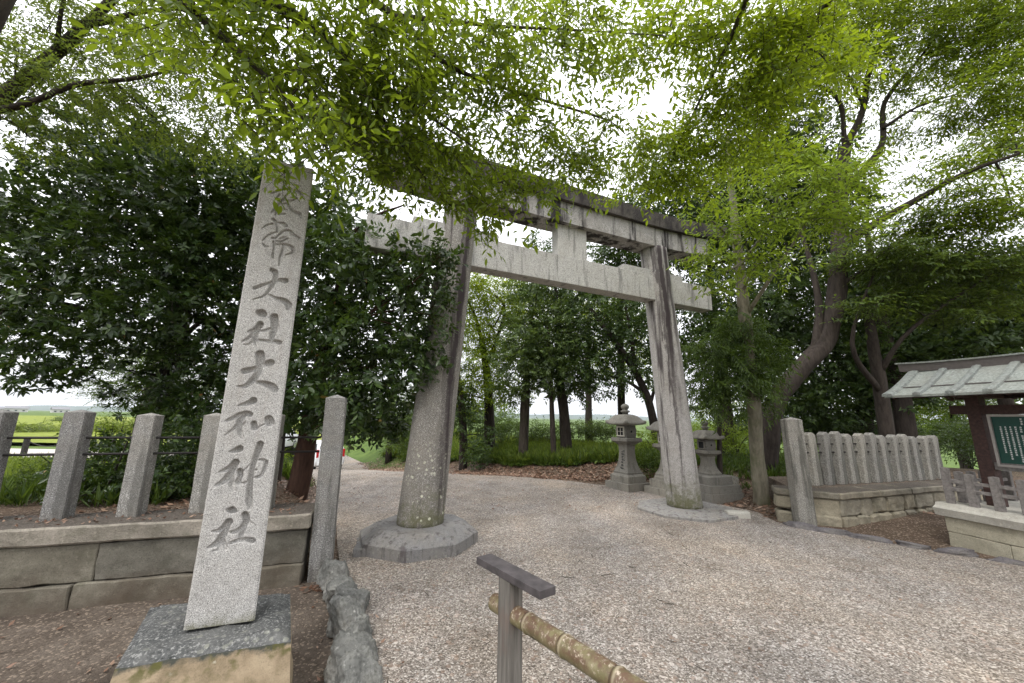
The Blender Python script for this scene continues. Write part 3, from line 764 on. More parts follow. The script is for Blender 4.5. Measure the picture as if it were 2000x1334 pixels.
# ------------------------------------------------------------------ torii gate
TA = R(24.4); TO = np.array([1.072, 6.73, 0.0]); TS = 2.548
TE = np.array([math.cos(TA), math.sin(TA), 0]); TN = np.array([-TE[1], TE[0], 0])
def torii():
    t = thing('torii_gate', 'large grey stone torii gate with dark streaks spanning the gravel path', 'torii', TO, TA)
    for s, zs, rs, hh in ((-1, 0.25, 0.82, 1.0), (1, 0.08, 0.93, 0.5)):
        bm = bmesh.new()
        nn = 8
        def ring(r, z, ph=0.39): return [(s * TS + r * math.cos(2 * math.pi * k / nn + ph), r * math.sin(2 * math.pi * k / nn + ph) * 0.98, z) for k in range(nn)]
        bm_rings(bm, [ring(rs, -0.15), ring(rs, zs * 0.52), ring(rs - 0.012, zs * 0.56), ring(rs * 0.745, zs - 0.008), ring(rs * 0.73, zs)])
        bmesh.ops.subdivide_edges(bm, edges=[e for e in bm.edges if e.calc_length() > 0.3], cuts=5, use_grid_fill=True)
        for v in bm.verts:
            v.co += Vector((mnoise.noise(v.co * 5), mnoise.noise(v.co * 5 + Vector((9, 2, 4))), 0.6 * mnoise.noise(v.co * 6 + Vector((1, 8, 4))))) * 0.008
        bmesh.ops.triangulate(bm, faces=[f for f in bm.faces if len(f.verts) > 4])
        bm_obj('base_slab', bm, MAT['slab'], t)
        bm = bmesh.new()
        rings = []
        rb, rt, lean, top = 0.322, 0.272, 0.40, 5.27
        for i in range(60):
            k = i / 59; z = zs - 0.03 + (top - zs + 0.05) * k
            r = rb + (rt - rb) * k
            cx = s * (TS - lean * k)
            ring = []
            for a in range(48):
                th = 2 * math.pi * a / 48
                rr = r * (1 + 0.012 * mnoise.noise(Vector((math.cos(th) * 2, math.sin(th) * 2 + 9 * s, z * 2.2))))
                ring.append((cx + rr * math.cos(th), rr * math.sin(th), z))
            rings.append(ring)
        bm_rings(bm, rings)
        bm_obj('pillar', bm, MAT['torii'][0 if s < 0 else 1], t, True)
    # tie beam in three lengths passing the pillars, all one part
    box_obj('tie_beam', (7.30, 0.27, 0.53), (0.03, 0, 4.385), MAT['torii_pale'], t, bevel=0.012, sub=5, amp=0.004)
    box_obj('centre_strut', (0.64, 0.23, 0.66), (0, 0, 4.966), MAT['torii_pale'], t, bevel=0.01, sub=3, amp=0.003)
    for (x0, x1) in ((-1.95, -1.5), (1.22, 1.98), (2.35, 2.85), (-2.95, -2.45)):
        bm = bmesh.new()
        bm_box(bm, (x1 - x0, 0.2, 0.14), ((x0 + x1) / 2, 0, 4.715), bevel=0.01, sub=2, amp=0.003)
        bm_obj('wedge', bm, MAT['torii_pale'], t)
    # lower lintel and roof beam sweep up towards their ends
    def swept(name, half, z0, z1, hd0, hd1, lift, mat, slope=0.0, seed=0):
        bm = bmesh.new(); rings = []
        n = 90
        for i in range(n + 1):
            s = -half + 2 * half * i / n
            k = abs(s) / half
            up = lift * max(0, (k - 0.45) / 0.55) ** 2
            sx = s + math.copysign(slope, s) * 0 if i not in (0, n) else s
            prof = [(-hd0, z0), (hd0, z0), (hd1, z1), (0.0, z1 + (0.07 if 'roof' in name else 0)), (-hd1, z1)]
            prof = [(-hd0, z0), (0, z0), (hd0, z0), ((hd0 + hd1) / 2, (z0 + z1) / 2), (hd1, z1), (0, z1 + (0.08 if 'roof' in name else 0)), (-hd1, z1), (-(hd0 + hd1) / 2, (z0 + z1) / 2)]
            ring = []
            for (y, z) in prof:
                tilt = slope * (z - z0) * math.copysign(1, s) if i in (0, n) else 0
                w = 0.008 * mnoise.noise(Vector((s * 2.3 + seed, y * 5, z * 5)))
                ring.append((s + tilt, y + w, z + up + w))
            rings.append(ring)
        bm_rings(bm, rings)
        bm_obj(name, bm, mat, t)
    swept('lower_lintel', 3.62, 5.275, 5.67, 0.225, 0.235, 0.10, MAT['torii_top'], 0.25, 3)
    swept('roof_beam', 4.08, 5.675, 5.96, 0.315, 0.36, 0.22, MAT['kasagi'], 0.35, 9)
    return t
torii()

# ------------------------------------------------------------------ left stone fence on its retaining wall
WA = math.atan2(0.314, 1.0); WO = np.array([-4.65, 3.78, 0.0]); WD = np.array([math.cos(WA), math.sin(WA), 0]); WN = np.array([-WD[1], WD[0], 0])
def left_wall():
    t = thing('retaining_wall', 'low mossy retaining wall of large grey stones behind the carved pillar', 'stone wall', WO, WA)
    u0, u1 = -4.2, 2.52
    # wall body: irregular large blocks
    bm = bmesh.new(); rr = random.Random(3)
    for row, (z0, z1) in enumerate(((-0.45, 0.10), (0.105, 0.44))):
        u = u0 + (0.4 if row else 0)
        while u < u1 - 0.05:
            L = rr.uniform(0.9, 1.7)
            v = min(u1, u + L)
            if u1 - v < 0.3: v = u1
            bm_box(bm, (v - u - 0.006, 0.34, z1 - z0), ((u + v) / 2, 0.17 + rr.uniform(-0.012, 0.012) - (0.035 if row == 0 else 0), (z0 + z1) / 2), bevel=0.010, sub=5, amp=0.014, freq=4.2, seed=rr.randint(0, 99), seg=1)
            u = v
    bm_obj('wall_body', bm, MAT['wall_l'], t)
    bm = bmesh.new(); u = u0
    while u < u1:
        v = min(u1 + 0.03, u + rr.uniform(1.5, 2.3))
        if u1 - v < 0.5: v = u1 + 0.03
        bm_box(bm, (v - u - 0.006, 0.62, 0.165), ((u + v) / 2, 0.28, 0.532), bevel=0.018, sub=4, amp=0.014, freq=5, seed=rr.randint(0, 99), seg=1)
        u = v
    bm_obj('coping', bm, MAT['coping_l'], t)
left_wall()
def post_bm(w, d, z0, z1, cap=0.05, seed=0, taper=0.97):
    """square stone post with a low pyramid top"""
    bm = bmesh.new()
    h = z1 - z0
    t = bmesh.new()
    bmesh.ops.create_cube(t, size=1.0)
    for v in t.verts:
        k = taper if v.co.z > 0 else 1
        v.co = Vector((v.co.x * w * k, v.co.y * d * k, v.co.z * h))
    topf = [f for f in t.faces if f.normal.z > 0.9]
    r = bmesh.ops.poke(t, faces=topf)
    for v in r['verts']: v.co.z += cap
    bmesh.ops.bevel(t, geom=[e for e in t.edges if abs((e.verts[0].co - e.verts[1].co).normalized().z) > 0.9], offset=0.008, segments=2, affect='EDGES')
    bmesh.ops.subdivide_edges(t, edges=[e for e in t.edges if e.calc_length() > 0.3], cuts=9)
    bmesh.ops.triangulate(t, faces=[f for f in t.faces if len(f.verts) > 4])
    for v in t.verts:
        v.co += Vector((mnoise.noise(v.co * 7 + Vector((seed, 0, 0))), mnoise.noise(v.co * 7 + Vector((0, seed, 3))), 0)) * 0.004
    bmesh.ops.translate(t, vec=(0, 0, z0 + h / 2), verts=t.verts[:])
    me = bpy.data.meshes.new('tmp'); t.to_mesh(me); t.free(); bm.from_mesh(me); bpy.data.meshes.remove(me)
    return bm
def left_fence():
    t = thing('stone_fence', 'stone post fence with two black rails on top of the mossy retaining wall', 'fence', WO + [0, 0, 0.61], WA)
    us = [-4.05, -3.45, -2.85, -2.25, -1.66, -1.06, -0.50, 0.13, 0.74, 1.37, 1.98]
    us = [u for u in us if u > -3.0]
    for i, u in enumerate(us):
        o = bm_obj('post', post_bm(0.185, 0.175, -0.02, 1.05 + 0.012 * ((i * 7) % 3), 0.03, i * 3.1), MAT['post'], t)
        o.location = (u, 0.36, 0); o.rotation_euler = (R(0.6 * ((i * 5) % 3 - 1)), R(0.5 * ((i * 3) % 3 - 1)), R(2 * ((i * 4) % 3 - 1)))
    for z in (0.64, 0.81):
        bm = bmesh.new()
        bm_tube(bm, [(-4.0, 0.37, z), (-1, 0.37, z - 0.004), (2.5, 0.37, z)], [0.013] * 3, 8)
        bm_obj('rail', bm, MAT['rail'], t, True)
left_fence()
def lone_post(name, label, loc, rz, w, h, seed, mat):
    bm = post_bm(w, w, -0.2, h, 0.045, seed, 0.96)
    o = bm_obj(name, bm, mat)
    o.location = tuple(loc); o.rotation_euler = (R(0.4), R(-0.6), rz)
    return tag(o, label, 'stone post')
lone_post('stone_post', 'tall square granite post ending the left wall, with a pale lichen streak', (-2.13, 4.72, -0.06), R(20), 0.235, 1.96, 5, MAT['post'])
lone_post('stone_post', 'tall square granite post standing in front of the right stone wall', (4.98, 6.82, 0.0), R(-12), 0.255, 1.74, 11, MAT['post_r'])

# border rocks along the gravel, left side
def rock_obj(name, size, seed, mat, flat=0.0, cuts=14):
    bm = bmesh.new()
    bmesh.ops.create_icosphere(bm, subdivisions=5, radius=0.5)
    so = Vector((seed * 2.3, seed * 5.1, seed * 1.7))
    rp = random.Random(seed * 7 + 1)
    planes = []
    for _ in range(11):
        nv = Vector((rp.gauss(0, 1), rp.gauss(0, 1), rp.gauss(0, 0.8))).normalized()
        planes.append((nv, rp.uniform(0.27, 0.42)))
    for v in bm.verts:
        p = v.co.copy()
        # boxy core
        m = max(abs(p.x), abs(p.y), abs(p.z)); p = p.lerp(p * (0.46 / max(m, 1e-4)), 0.55)
        k = 1 + 0.30 * mnoise.noise(p * 2.0 + so)
        p = p * k
        for (nn_, dd_) in planes:
            o_ = p.dot(nn_) - dd_
            if o_ > 0: p = p - nn_ * o_ * 0.92
        p = p * (1 + 0.13 * mnoise.noise(p * 4.5 + so) + 0.13 * abs(mnoise.noise(p * 9 + so)) + 0.08 * mnoise.noise(p * 19 + so) + 0.05 * mnoise.noise(p * 40 + so))
        v.co = Vector((p.x * size[0], p.y * size[1], p.z * size[2]))
    return bm_obj(name, bm, mat, None, True)
pts = [(-1.93, 4.62), (-1.80, 4.38), (-1.66, 4.16), (-1.52, 3.93), (-1.40, 3.70), (-1.28, 3.47), (-1.16, 3.24), (-1.05, 3.03), (-0.95, 2.82), (-0.85, 2.61), (-0.74, 2.38), (-0.64, 2.15)]
rlab = ['dark border rock nearest the tall end post', 'low rounded border rock just after the one touching the end post', 'knobbly border rock, third from the tall end post', 'ridged grey border rock, fourth from the tall end post',
        'border rock level with the back edge of the pillar pedestal, behind a squat one', 'squat border rock beside the back corner of the pillar pedestal', 'border rock with a pitted top beside the middle of the pedestal', 'lumpy border rock just above the pedestal front corner',
        'mottled border rock level with the pedestal front corner', 'broad border rock near the lower edge of the view, above the last whole one', 'last whole border rock at the lower edge of the view', 'border rock cut off by the lower edge of the view']
for i, (x, y) in enumerate(pts):
    o = rock_obj('border_rock', (0.26 + 0.04 * ((i * 5) % 3), 0.31 + 0.05 * ((i * 7) % 4), 0.30 + 0.05 * (i % 3)), i + 1, MAT['rock'])
    o.location = (x, y, -0.015 + 0.02 * ((i * 3) % 2)); o.rotation_euler = (0.2 * ((i * 3) % 3 - 1), 0.25 * ((i * 5) % 3 - 1), R(26 + 14 * ((i * 7) % 3 - 1)))
    tag(o, rlab[i], 'rock', 'rocks bordering the gravel on the left')
# thin edging stones, right side of the gravel
ep = np.array([(4.80, 6.66), (5.06, 6.42), (5.38, 6.10), (5.72, 5.80), (6.02, 5.50), (6.32, 5.17), (6.62, 4.88)])
elab = ['thick edging stone running out from the foot of the right post', 'second edging stone from the right post, dark and lumpy', 'dark purple-grey edging stone in front of the right wall corner',
        'flat edging stone in front of the earth bay', 'long low edging stone leading to the ashlar base', 'thin edging stone at the foot of the ashlar base', 'edging stone at the right edge of the view']
for i in range(len(ep)):
    o = rock_obj('edging_stone', (0.5, 0.17, 0.16 - 0.008 * i), 30 + i, MAT['edge'])
    o.location = (ep[i][0], ep[i][1], 0.005); o.rotation_euler = (0, 0, R(-43 + 5 * ((i * 5) % 3 - 1)))
    tag(o, elab[i], 'rock', 'edging stones on the right of the gravel')
o = box_obj('stone_block', (0.40, 0.17, 0.16), (0, 0, 0), MAT['coping_r'], bevel=0.03, sub=3, amp=0.012, seed=4)
o.location = (4.12, 7.28, 0.03); o.rotation_euler = (0, 0, R(-6)); tag(o, 'pale loose stone block lying beside the right torii base', 'stone')
o = box_obj('stone_block', (0.17, 0.34, 0.12), (0, 0, 0), MAT['slab'], bevel=0.015, sub=3, amp=0.008, seed=8)
o.location = (-1.86, 5.22, 0.03); o.rotation_euler = (0, 0, R(12)); tag(o, 'small grey kerb block behind the tall end post', 'stone')
o = rock_obj('rock', (0.34, 0.2, 0.14), 71, MAT['slab']); o.location = (-1.95, 5.62, 0.02); tag(o, 'flat dark rock on the gravel behind the end post', 'rock')
o = rock_obj('rock', (0.5, 0.45, 0.62), 77, MAT['lantern']); o.location = (5.0, 9.0, 0.22); tag(o, 'upright grey rock behind the slender pale trunk', 'rock')

# ------------------------------------------------------------------ right stone wall and picket fence
def ring_wall(name, label, poly, z0, z1, courses, mat, cmat, cop_h, cop_out, seed, cat='stone wall'):
    """wall faces of rough stones along an open polyline with a coping on top"""
    t = thing(name, label, cat, (poly[0][0], poly[0][1], 0))
    o0 = np.array(poly[0])
    bm = bmesh.new(); bc = bmesh.new(); rr = random.Random(seed)
    for a, b in zip(poly[:-1], poly[1:]):
        a = np.array(a) - o0; b = np.array(b) - o0
        d = b - a; L = float(np.hypot(*d)); d = d / L; ang = math.atan2(d[1], d[0]); nrm = np.array([-d[1], d[0]])
        hs = (z1 - z0) / courses
        for c in range(courses):
            u = 0.0
            while u < L - 0.02:
                l = rr.uniform(0.26, 0.6); v = min(L, u + l)
                if L - v < 0.2: v = L
                cu = (u + v) / 2; k = rr.uniform(-0.055, 0.055)
                za = z0 + c * hs + (k if c else 0); zb = z0 + (c + 1) * hs
                p = a + d * cu + nrm * (0.16 - 0.025 * (courses - 1 - c))
                bm_box(bm, (v - u - 0.028, 0.32, zb - za + rr.uniform(-0.012, 0.012)), (p[0], p[1], (za + zb) / 2), rotz(ang + rr.uniform(-.06, .06)), bevel=0.03, sub=4, amp=0.02, freq=6.0, seed=rr.randint(0, 99), seg=1)
                u = v
        u = 0
        while u < L - 0.02:
            l = rr.uniform(0.8, 1.5); v = min(L, u + l)
            if L - v < 0.4: v = L
            cu = (u + v) / 2; p = a + d * cu + nrm * (0.22 - cop_out)
            bm_box(bc, (v - u - 0.006, 0.46, cop_h), (p[0], p[1], z1 + cop_h / 2), rotz(ang), bevel=0.02, sub=3, amp=0.012, freq=5, seed=rr.randint(0, 99), seg=1)
            u = v
    bm_obj('wall_body', bm, mat, t); bm_obj('coping', bc, cmat, t)
    return t
ring_wall('stone_wall', 'rough stone wall with mossy coping behind the right square post', [(4.70, 7.10), (5.50, 6.66), (9.6, 8.10)], -0.1, 0.44, 2, MAT['wall_r'], MAT['coping_r2'], 0.11, 0.03, 5)
bmf = bmesh.new()
bm_prism(bmf, [(5.1, 7.2), (5.62, 6.98), (9.6, 8.4), (9.6, 9.2), (5.6, 8.6)], 0.1, 0.53)
o = bm_obj('raised_bed', bmf, MAT['dirt']); tag(o, kind='structure')
def right_fence():
    a = np.array([5.72, 7.50]); b = np.array([9.35, 8.62]); d = b - a; L = float(np.hypot(*d)); ang = math.atan2(d[1], d[0])
    t = thing('picket_fence', 'weathered grey stone picket fence on the rough wall, behind the notice board', 'fence', (a[0], a[1], 0.53), ang)
    n = 12
    for i in range(n):
        u = 0.10 + i * (L - 0.1) / (n - 1)
        bm = bmesh.new()
        w = 0.185; dd = 0.13; h = 1.0 - 0.008 * i + 0.02 * ((i * 7) % 3 - 1)
        prof = [(-w / 2, 0), (w / 2, 0), (w / 2, h - 0.055), (w / 2 - 0.05, h - 0.018), (0, h), (-w / 2 + 0.05, h - 0.018), (-w / 2, h - 0.055)]
        bm_rings(bm, [[(x, -dd / 2, z) for x, z in prof], [(x, dd / 2, z) for x, z in prof]])
        bmesh.ops.bevel(bm, geom=bm.edges[:], offset=0.008, segments=1, affect='EDGES')
        bmesh.ops.subdivide_edges(bm, edges=[e for e in bm.edges if e.calc_length() > 0.3], cuts=4)
        bmesh.ops.triangulate(bm, faces=[f for f in bm.faces if len(f.verts) > 4])
        for v in bm.verts: v.co += Vector((mnoise.noise(v.co * 6 + Vector((i, 0, 0))), mnoise.noise(v.co * 6 + Vector((0, i, 0))), 0)) * 0.006
        o = bm_obj('picket', bm, MAT['post_r'], t)
        o.location = (u, 0, 0); o.rotation_euler = (R(0.8 * ((i * 5) % 3 - 1)), R(0.9 * ((i * 7) % 3 - 1)), R(3 * ((i * 5) % 3 - 1)))
    for z in (0.60, 0.76):
        bm = bmesh.new(); bm_tube(bm, [(-0.05, 0, z), (L, 0, z)], [0.014, 0.014], 8)
        bm_obj('rail', bm, MAT['rail'], t, True)
right_fence()

# ------------------------------------------------------------------ notice board with its roof, on an ashlar base with a small stone fence
NBO = np.array([6.33, 5.87, 0.0]); NBD = np.array([0.2, -0.98, 0.0]); NBD /= np.linalg.norm(NBD)
NA = math.atan2(NBD[1], NBD[0])          # local +x along the face towards the viewer; local +y = inward (away from the path)
MAT['wood'] = mat_simple('dark_red_timber', (0.050, 0.026, 0.022), 0.75, 0, 0.45, 30, 0.4)
MAT['wood_grey'] = mat_simple('weathered_timber', (0.17, 0.155, 0.145), 0.85, 0, 0.4, 26, 0.5)
MAT['copper'] = granite('verdigris_copper', base=(0.205, 0.225, 0.212), dark=(0.13, 0.14, 0.135), light=(0.285, 0.305, 0.29), grain=40, mottle=0.5, stain=0.6, stain_col=(0.14, 0.14, 0.13), streak_scale=(9, 9, 9), wear=(0.2, 0.2, 0.18), bump=0.08)
MAT['copper_dark'] = mat_simple('dark_patina_copper', (0.12, 0.105, 0.1), 0.6, 0.2)
MAT['boardgreen'] = mat_simple('green_board', (0.008, 0.055, 0.042), 0.5, 0, 0.1)
MAT['white'] = mat_simple('white_paint', (0.75, 0.76, 0.74), 0.6, 0, 0.03)
MAT['frame'] = mat_simple('metal_trim', (0.36, 0.33, 0.31), 0.45, 0.4, 0.1)
def notice_base():
    t = thing('stone_platform', 'low ashlar stone base with a pale projecting coping under the notice board', 'stone base', NBO, NA)
    bm = bmesh.new(); rr = random.Random(9)
    for (z0, z1, off) in ((-0.15, 0.185, 0.0), (0.19, 0.40, 0.35)):
        u = 0.0; first = True
        while u < 2.4:
            v = min(2.4, u + (0.62 + off if first else rr.uniform(0.7, 0.95))); first = False
            if 2.4 - v < 0.3: v = 2.4
            bm_box(bm, (v - u - 0.006, 1.5, z1 - z0), ((u + v) / 2, 0.75, (z0 + z1) / 2), bevel=0.008, sub=4, amp=0.008, freq=4, seed=rr.randint(0, 99), seg=1)
            u = v
    bm_obj('ashlar', bm, MAT['base_r'], t)
    bm = bmesh.new(); rings = []
    # coping: battered front edge (wider at the top)
    prof = [(-0.045, 0.403), (-0.075, 0.505), (-0.02, 0.535), (0.0, 0.575), (1.5, 0.575), (1.5, 0.403)]
    bm_rings(bm, [[(-0.07, y, z) for y, z in prof], [(2.45, y, z) for y, z in prof]])
    bm_obj('coping', bm, MAT['coping_r'], t)
notice_base()
def low_fence():
    t = thing('low_fence', 'little weathered fence of short pickets and two rails along the notice board base', 'fence', NBO + [0, 0, 0.577], NA)
    for i in range(10):
        o = bm_obj('picket', post_bm(0.085, 0.075, 0, 0.43 if i else 0.49, 0.012, i * 2.2, 0.97), MAT['wood_grey'], t)
        o.location = (0.05 + i * 0.25, 0.11, 0)
    for k in range(5):
        o = bm_obj('picket', post_bm(0.085, 0.075, 0, 0.43, 0.012, 30 + k * 2.2, 0.97), MAT['wood_grey'], t)
        o.location = (0.05, 0.36 + 0.25 * k, 0)
    for z in (0.20, 0.31):
        box_obj('rail', (2.3, 0.03, 0.045), (1.18, 0.115, z), MAT['wood_grey'], t, bevel=0.005)
        box_obj('rail', (0.03, 1.2, 0.045), (0.055, 0.76, z), MAT['wood_grey'], t, bevel=0.005)
low_fence()
def notice_board():
    t = thing('notice_board', 'roofed wooden notice board with a green panel of white writing', 'notice board', NBO + [0, 0, 0.577], NA)
    zb = 0.577
    def z(a): return a - zb
    y0 = 0.55
    for u in (0.30, 2.0):
        box_obj('post', (0.15, 0.15, 1.63), (u, y0, 0.815), MAT['wood'], t, bevel=0.008)
    box_obj('beam', (2.25, 0.11, 0.13), (1.15, y0, z(1.92)), MAT['wood'], t, bevel=0.006)
    box_obj('beam', (1.55, 0.08, 0.10), (1.15, y0, z(1.13)), MAT['wood_grey'], t, bevel=0.006)
    for u in (0.30, 2.0):
        box_obj('bracket', (0.11, 1.15, 0.10), (u, y0, z(2.15)), MAT['wood'], t, bevel=0.006)
    b = box_obj('board', (1.40, 0.03, 0.66), (1.15, y0 - 0.02, z(1.49)), MAT['boardgreen'], t)
    for (sx, sz, cx, cz) in ((1.46, 0.03, 1.15, 1.145), (1.46, 0.03, 1.15, 1.835), (0.03, 0.66, 0.435, 1.49), (0.03, 0.66, 1.865, 1.49)):
        box_obj('trim', (sx, 0.06, sz), (cx, y0 - 0.03, z(cz)), MAT['frame'], t)
    # white vertical writing: a short heading above columns of small glyph strokes
    rr = random.Random(4)
    def glyph(bm, u, zz, s):
        yy = y0 - 0.0385
        for k in range(3):
            hz = zz - s * 0.32 + k * s * 0.32; ww = s * rr.uniform(0.5, 0.95)
            bm_box(bm, (ww, 0.003, s * 0.16), (u, yy, hz))
        bm_box(bm, (s * 0.15, 0.003, s * 0.8), (u + s * rr.uniform(-0.25, 0.25), yy - 0.001, zz))
    bm = bmesh.new()
    for k in range(3): glyph(bm, 0.735, z(1.785) - k * 0.032, 0.026)
    bm_obj('heading', bm, MAT['white'], b)
    cols = [13, 16, 14, 17, 11, 16, 9, 15, 14, 12, 16, 10, 15, 13, 16, 12, 14, 9, 16, 15, 11, 13, 16, 14, 10, 15]
    for c, m in enumerate(cols):
        gap = {4: 3, 5: 4, 8: 4}.get(c)
        for run in ([range(m)] if gap is None else [range(gap), range(gap + 1, m)]):
            bm = bmesh.new()
            for k in run: glyph(bm, 0.525 + c * 0.0475, z(1.675) - k * 0.0285, 0.024)
            bm_obj('text_column', bm, MAT['white'], b)
    # curved copper roof, gabled along the local x axis
    def roofz(y, side=1):
        k = abs(y - y0) / 0.68
        return z(2.58 - 0.30 * k - 0.13 * math.sin(min(1, k) * math.pi * 0.5))
    for sgn in (-1, 1):
        bm = bmesh.new(); rings = []
        for i in range(13):
            k = i / 12; y = y0 + sgn * 0.70 * k
            zz = roofz(y)
            rings.append([(-0.38, y, zz), (2.85, y, zz), (2.85, y, zz - 0.035), (-0.38, y, zz - 0.035)])
        bm_rings(bm, rings)
        rf = bm_obj('roof', bm, MAT['copper'], t)
        # step line across the slope
        bm = bmesh.new(); yy = y0 + sgn * 0.45
        bm_box(bm, (3.2, 0.03, 0.014), (1.24, yy, roofz(yy) + 0.006), rotz(0))
        bm_obj('seam', bm, MAT['copper_dark'], rf)
        for j in range(9):
            u = -0.33 + j * 0.385
            bm = bmesh.new(); rings = []
            ww = 0.05 if j else 0.075
            for i in range(10):
                k = i / 9; y = y0 + sgn * (0.06 + 0.66 * k); zz = roofz(y)
                rings.append([(u - ww, y, zz - 0.006), (u + ww, y, zz - 0.006), (u + ww * 0.9, y, zz + 0.035), (u, y, zz + 0.045), (u - ww * 0.9, y, zz + 0.035)])
            bm_rings(bm, rings)
            bm_obj('batten', bm, MAT['copper'], rf)
    bm = bmesh.new(); rings = []
    for i in range(24):
        u = -0.52 + 3.5 * i / 23; up = 0.05 * max(0, (abs(u - 1.24) / 1.75)) ** 3
        rings.append([(u, y0 - 0.055, z(2.53) + up), (u, y0 + 0.055, z(2.53) + up), (u, y0 + 0.075, z(2.655) + up), (u, y0 - 0.075, z(2.655) + up)])
    bm_rings(bm, rings)
    rg = bm_obj('ridge', bm, MAT['copper_dark'], t)
    bm = bmesh.new(); rings = []
    for i in range(24):
        u = -0.55 + 3.56 * i / 23; up = 0.05 * max(0, (abs(u - 1.24) / 1.75)) ** 3
        rings.append([(u, y0 - 0.09, z(2.657) + up), (u, y0 + 0.09, z(2.657) + up), (u, y0 + 0.09, z(2.68) + up), (u, y0 - 0.09, z(2.68) + up)])
    bm_rings(bm, rings)
    bm_obj('ridge_cap', bm, MAT['copper'], rg)
    for sgn in (-1, 1):
        for j in range(9):
            box_obj('rafter', (0.05, 0.66, 0.06), (-0.30 + j * 0.36, y0 + sgn * 0.34, z(2.24) + 0.03), MAT['wood'], t, rot=Matrix.Rotation(-sgn * 0.5, 3, 'X'))
        box_obj('purlin', (2.9, 0.06, 0.06), (1.24, y0 + sgn * 0.56, z(2.13)), MAT['wood'], t)
notice_board()

# ------------------------------------------------------------------ bamboo rail with its wooden post (foreground)
MAT['plank'] = mat_simple('cap_board', (0.062, 0.054, 0.055), 0.75, 0, 0.45, 16, 0.4)
def mat_wood_post():
    m, n, out = new_mat('grey_weathered_post')
    v = coords(n, (40, 40, 2.0))
    a = noise(n, v, 1.0, 6, 0.65)
    col = ramp(n, a, [(0.3, (0.06, 0.054, 0.047)), (0.55, (0.15, 0.138, 0.122)), (0.75, (0.26, 0.243, 0.22))])
    k = maprange(n, noise(n, coords(n, (6, 6, 3)), 1.0, 4), 0.52, 0.68, 0, 0.6)
    col = mixc(n, k, col, (0.15, 0.09, 0.07))
    finish(n, out, col, 0.85, a, 0.5, 0.004)
    return m
MAT['wpost'] = mat_wood_post()
def mat_bamboo(nodes, dv):
    m, n, out = new_mat('weathered_bamboo')
    v = coords(n)
    dt = n.nodes.new('ShaderNodeVectorMath'); dt.operation = 'DOT_PRODUCT'; n.links.new(v, dt.inputs[0]); dt.inputs[1].default_value = (dv[0], dv[1], 0)
    u = dt.outputs['Value']
    a = noise(n, v, 9, 5, 0.6)
    col = ramp(n, a, [(0.3, (0.075, 0.068, 0.03)), (0.5, (0.155, 0.135, 0.065)), (0.7, (0.25, 0.215, 0.125))])
    b = noise(n, v, 15, 6, 0.72)
    zup = maprange(n, mathn(n, 'ADD', sepz(n, v), mathn(n, 'MULTIPLY', b, 0.05)), 0.005, 0.05)
    col = mixc(n, mathn(n, 'MULTIPLY', maprange(n, b, 0.40, 0.56), zup), col, (0.115, 0.068, 0.042))
    c = maprange(n, noise(n, v, 44, 5, 0.75), 0.55, 0.64)
    col = mixc(n, mathn(n, 'MULTIPLY', c, zup), col, (0.42, 0.35, 0.27))
    for nd in nodes:
        k = maprange(n, mathn(n, 'ABSOLUTE', mathn(n, 'SUBTRACT', u, nd)), 0.008, 0.003)
        col = mixc(n, mathn(n, 'MULTIPLY', k, 0.6), col, (0.34, 0.29, 0.2))
        k = maprange(n, mathn(n, 'ABSOLUTE', mathn(n, 'SUBTRACT', u, nd - 0.015)), 0.006, 0.002)
        col = mixc(n, mathn(n, 'MULTIPLY', k, 0.75), col, (0.05, 0.03, 0.018))
    finish(n, out, col, 0.5, b, 0.35, 0.004, 0.4)
    return m
def bamboo_rail():
    bx, by = 0.012, 2.02
    dirv = np.array([0.34, -0.44]); dirv /= np.linalg.norm(dirv); ang = math.atan2(dirv[1], dirv[0])
    t = thing('bamboo_rail', 'old bamboo rail through a grey wooden post with a sloping board cap', 'railing', (bx, by, 0), 0)
    p = box_obj('post', (0.088, 0.082, 1.15), (0, 0, 0.365), MAT['wpost'], t, rot=rotz(ang), bevel=0.004, sub=2, amp=0.0012)
    p2 = box_obj('cap', (0.50, 0.095, 0.034), (0.008, -0.005, 0.958), MAT['plank'], p, rot=rotz(ang), bevel=0.003)
    MAT['bamboo'] = mat_bamboo([-0.02, 0.135, 0.36, 0.62, 0.90], dirv)
    bm = bmesh.new()
    pts, rad = [], []
    u = -0.135
    nodes = [-0.02, 0.135, 0.36, 0.62, 0.90, 1.2]
    for i in range(200):
        uu = -0.135 + i * 0.0085
        r = 0.0405
        for nd in nodes:
            x = (uu - nd) / 0.010
            r += 0.0042 * math.exp(-x * x) - 0.0022 * math.exp(-((uu - nd + 0.016) / 0.008) ** 2)
        q = dirv * uu
        pts.append((q[0], q[1], 0.012 * math.sin(uu * 2.0))); rad.append(r)
    bm_tube(bm, pts, rad, 28, 0.03, 3)
    o = bm_obj('bamboo_pole', bm, MAT['bamboo'], t, True)
    o.location = (0.004, 0.0, 0.79)
bamboo_rail()

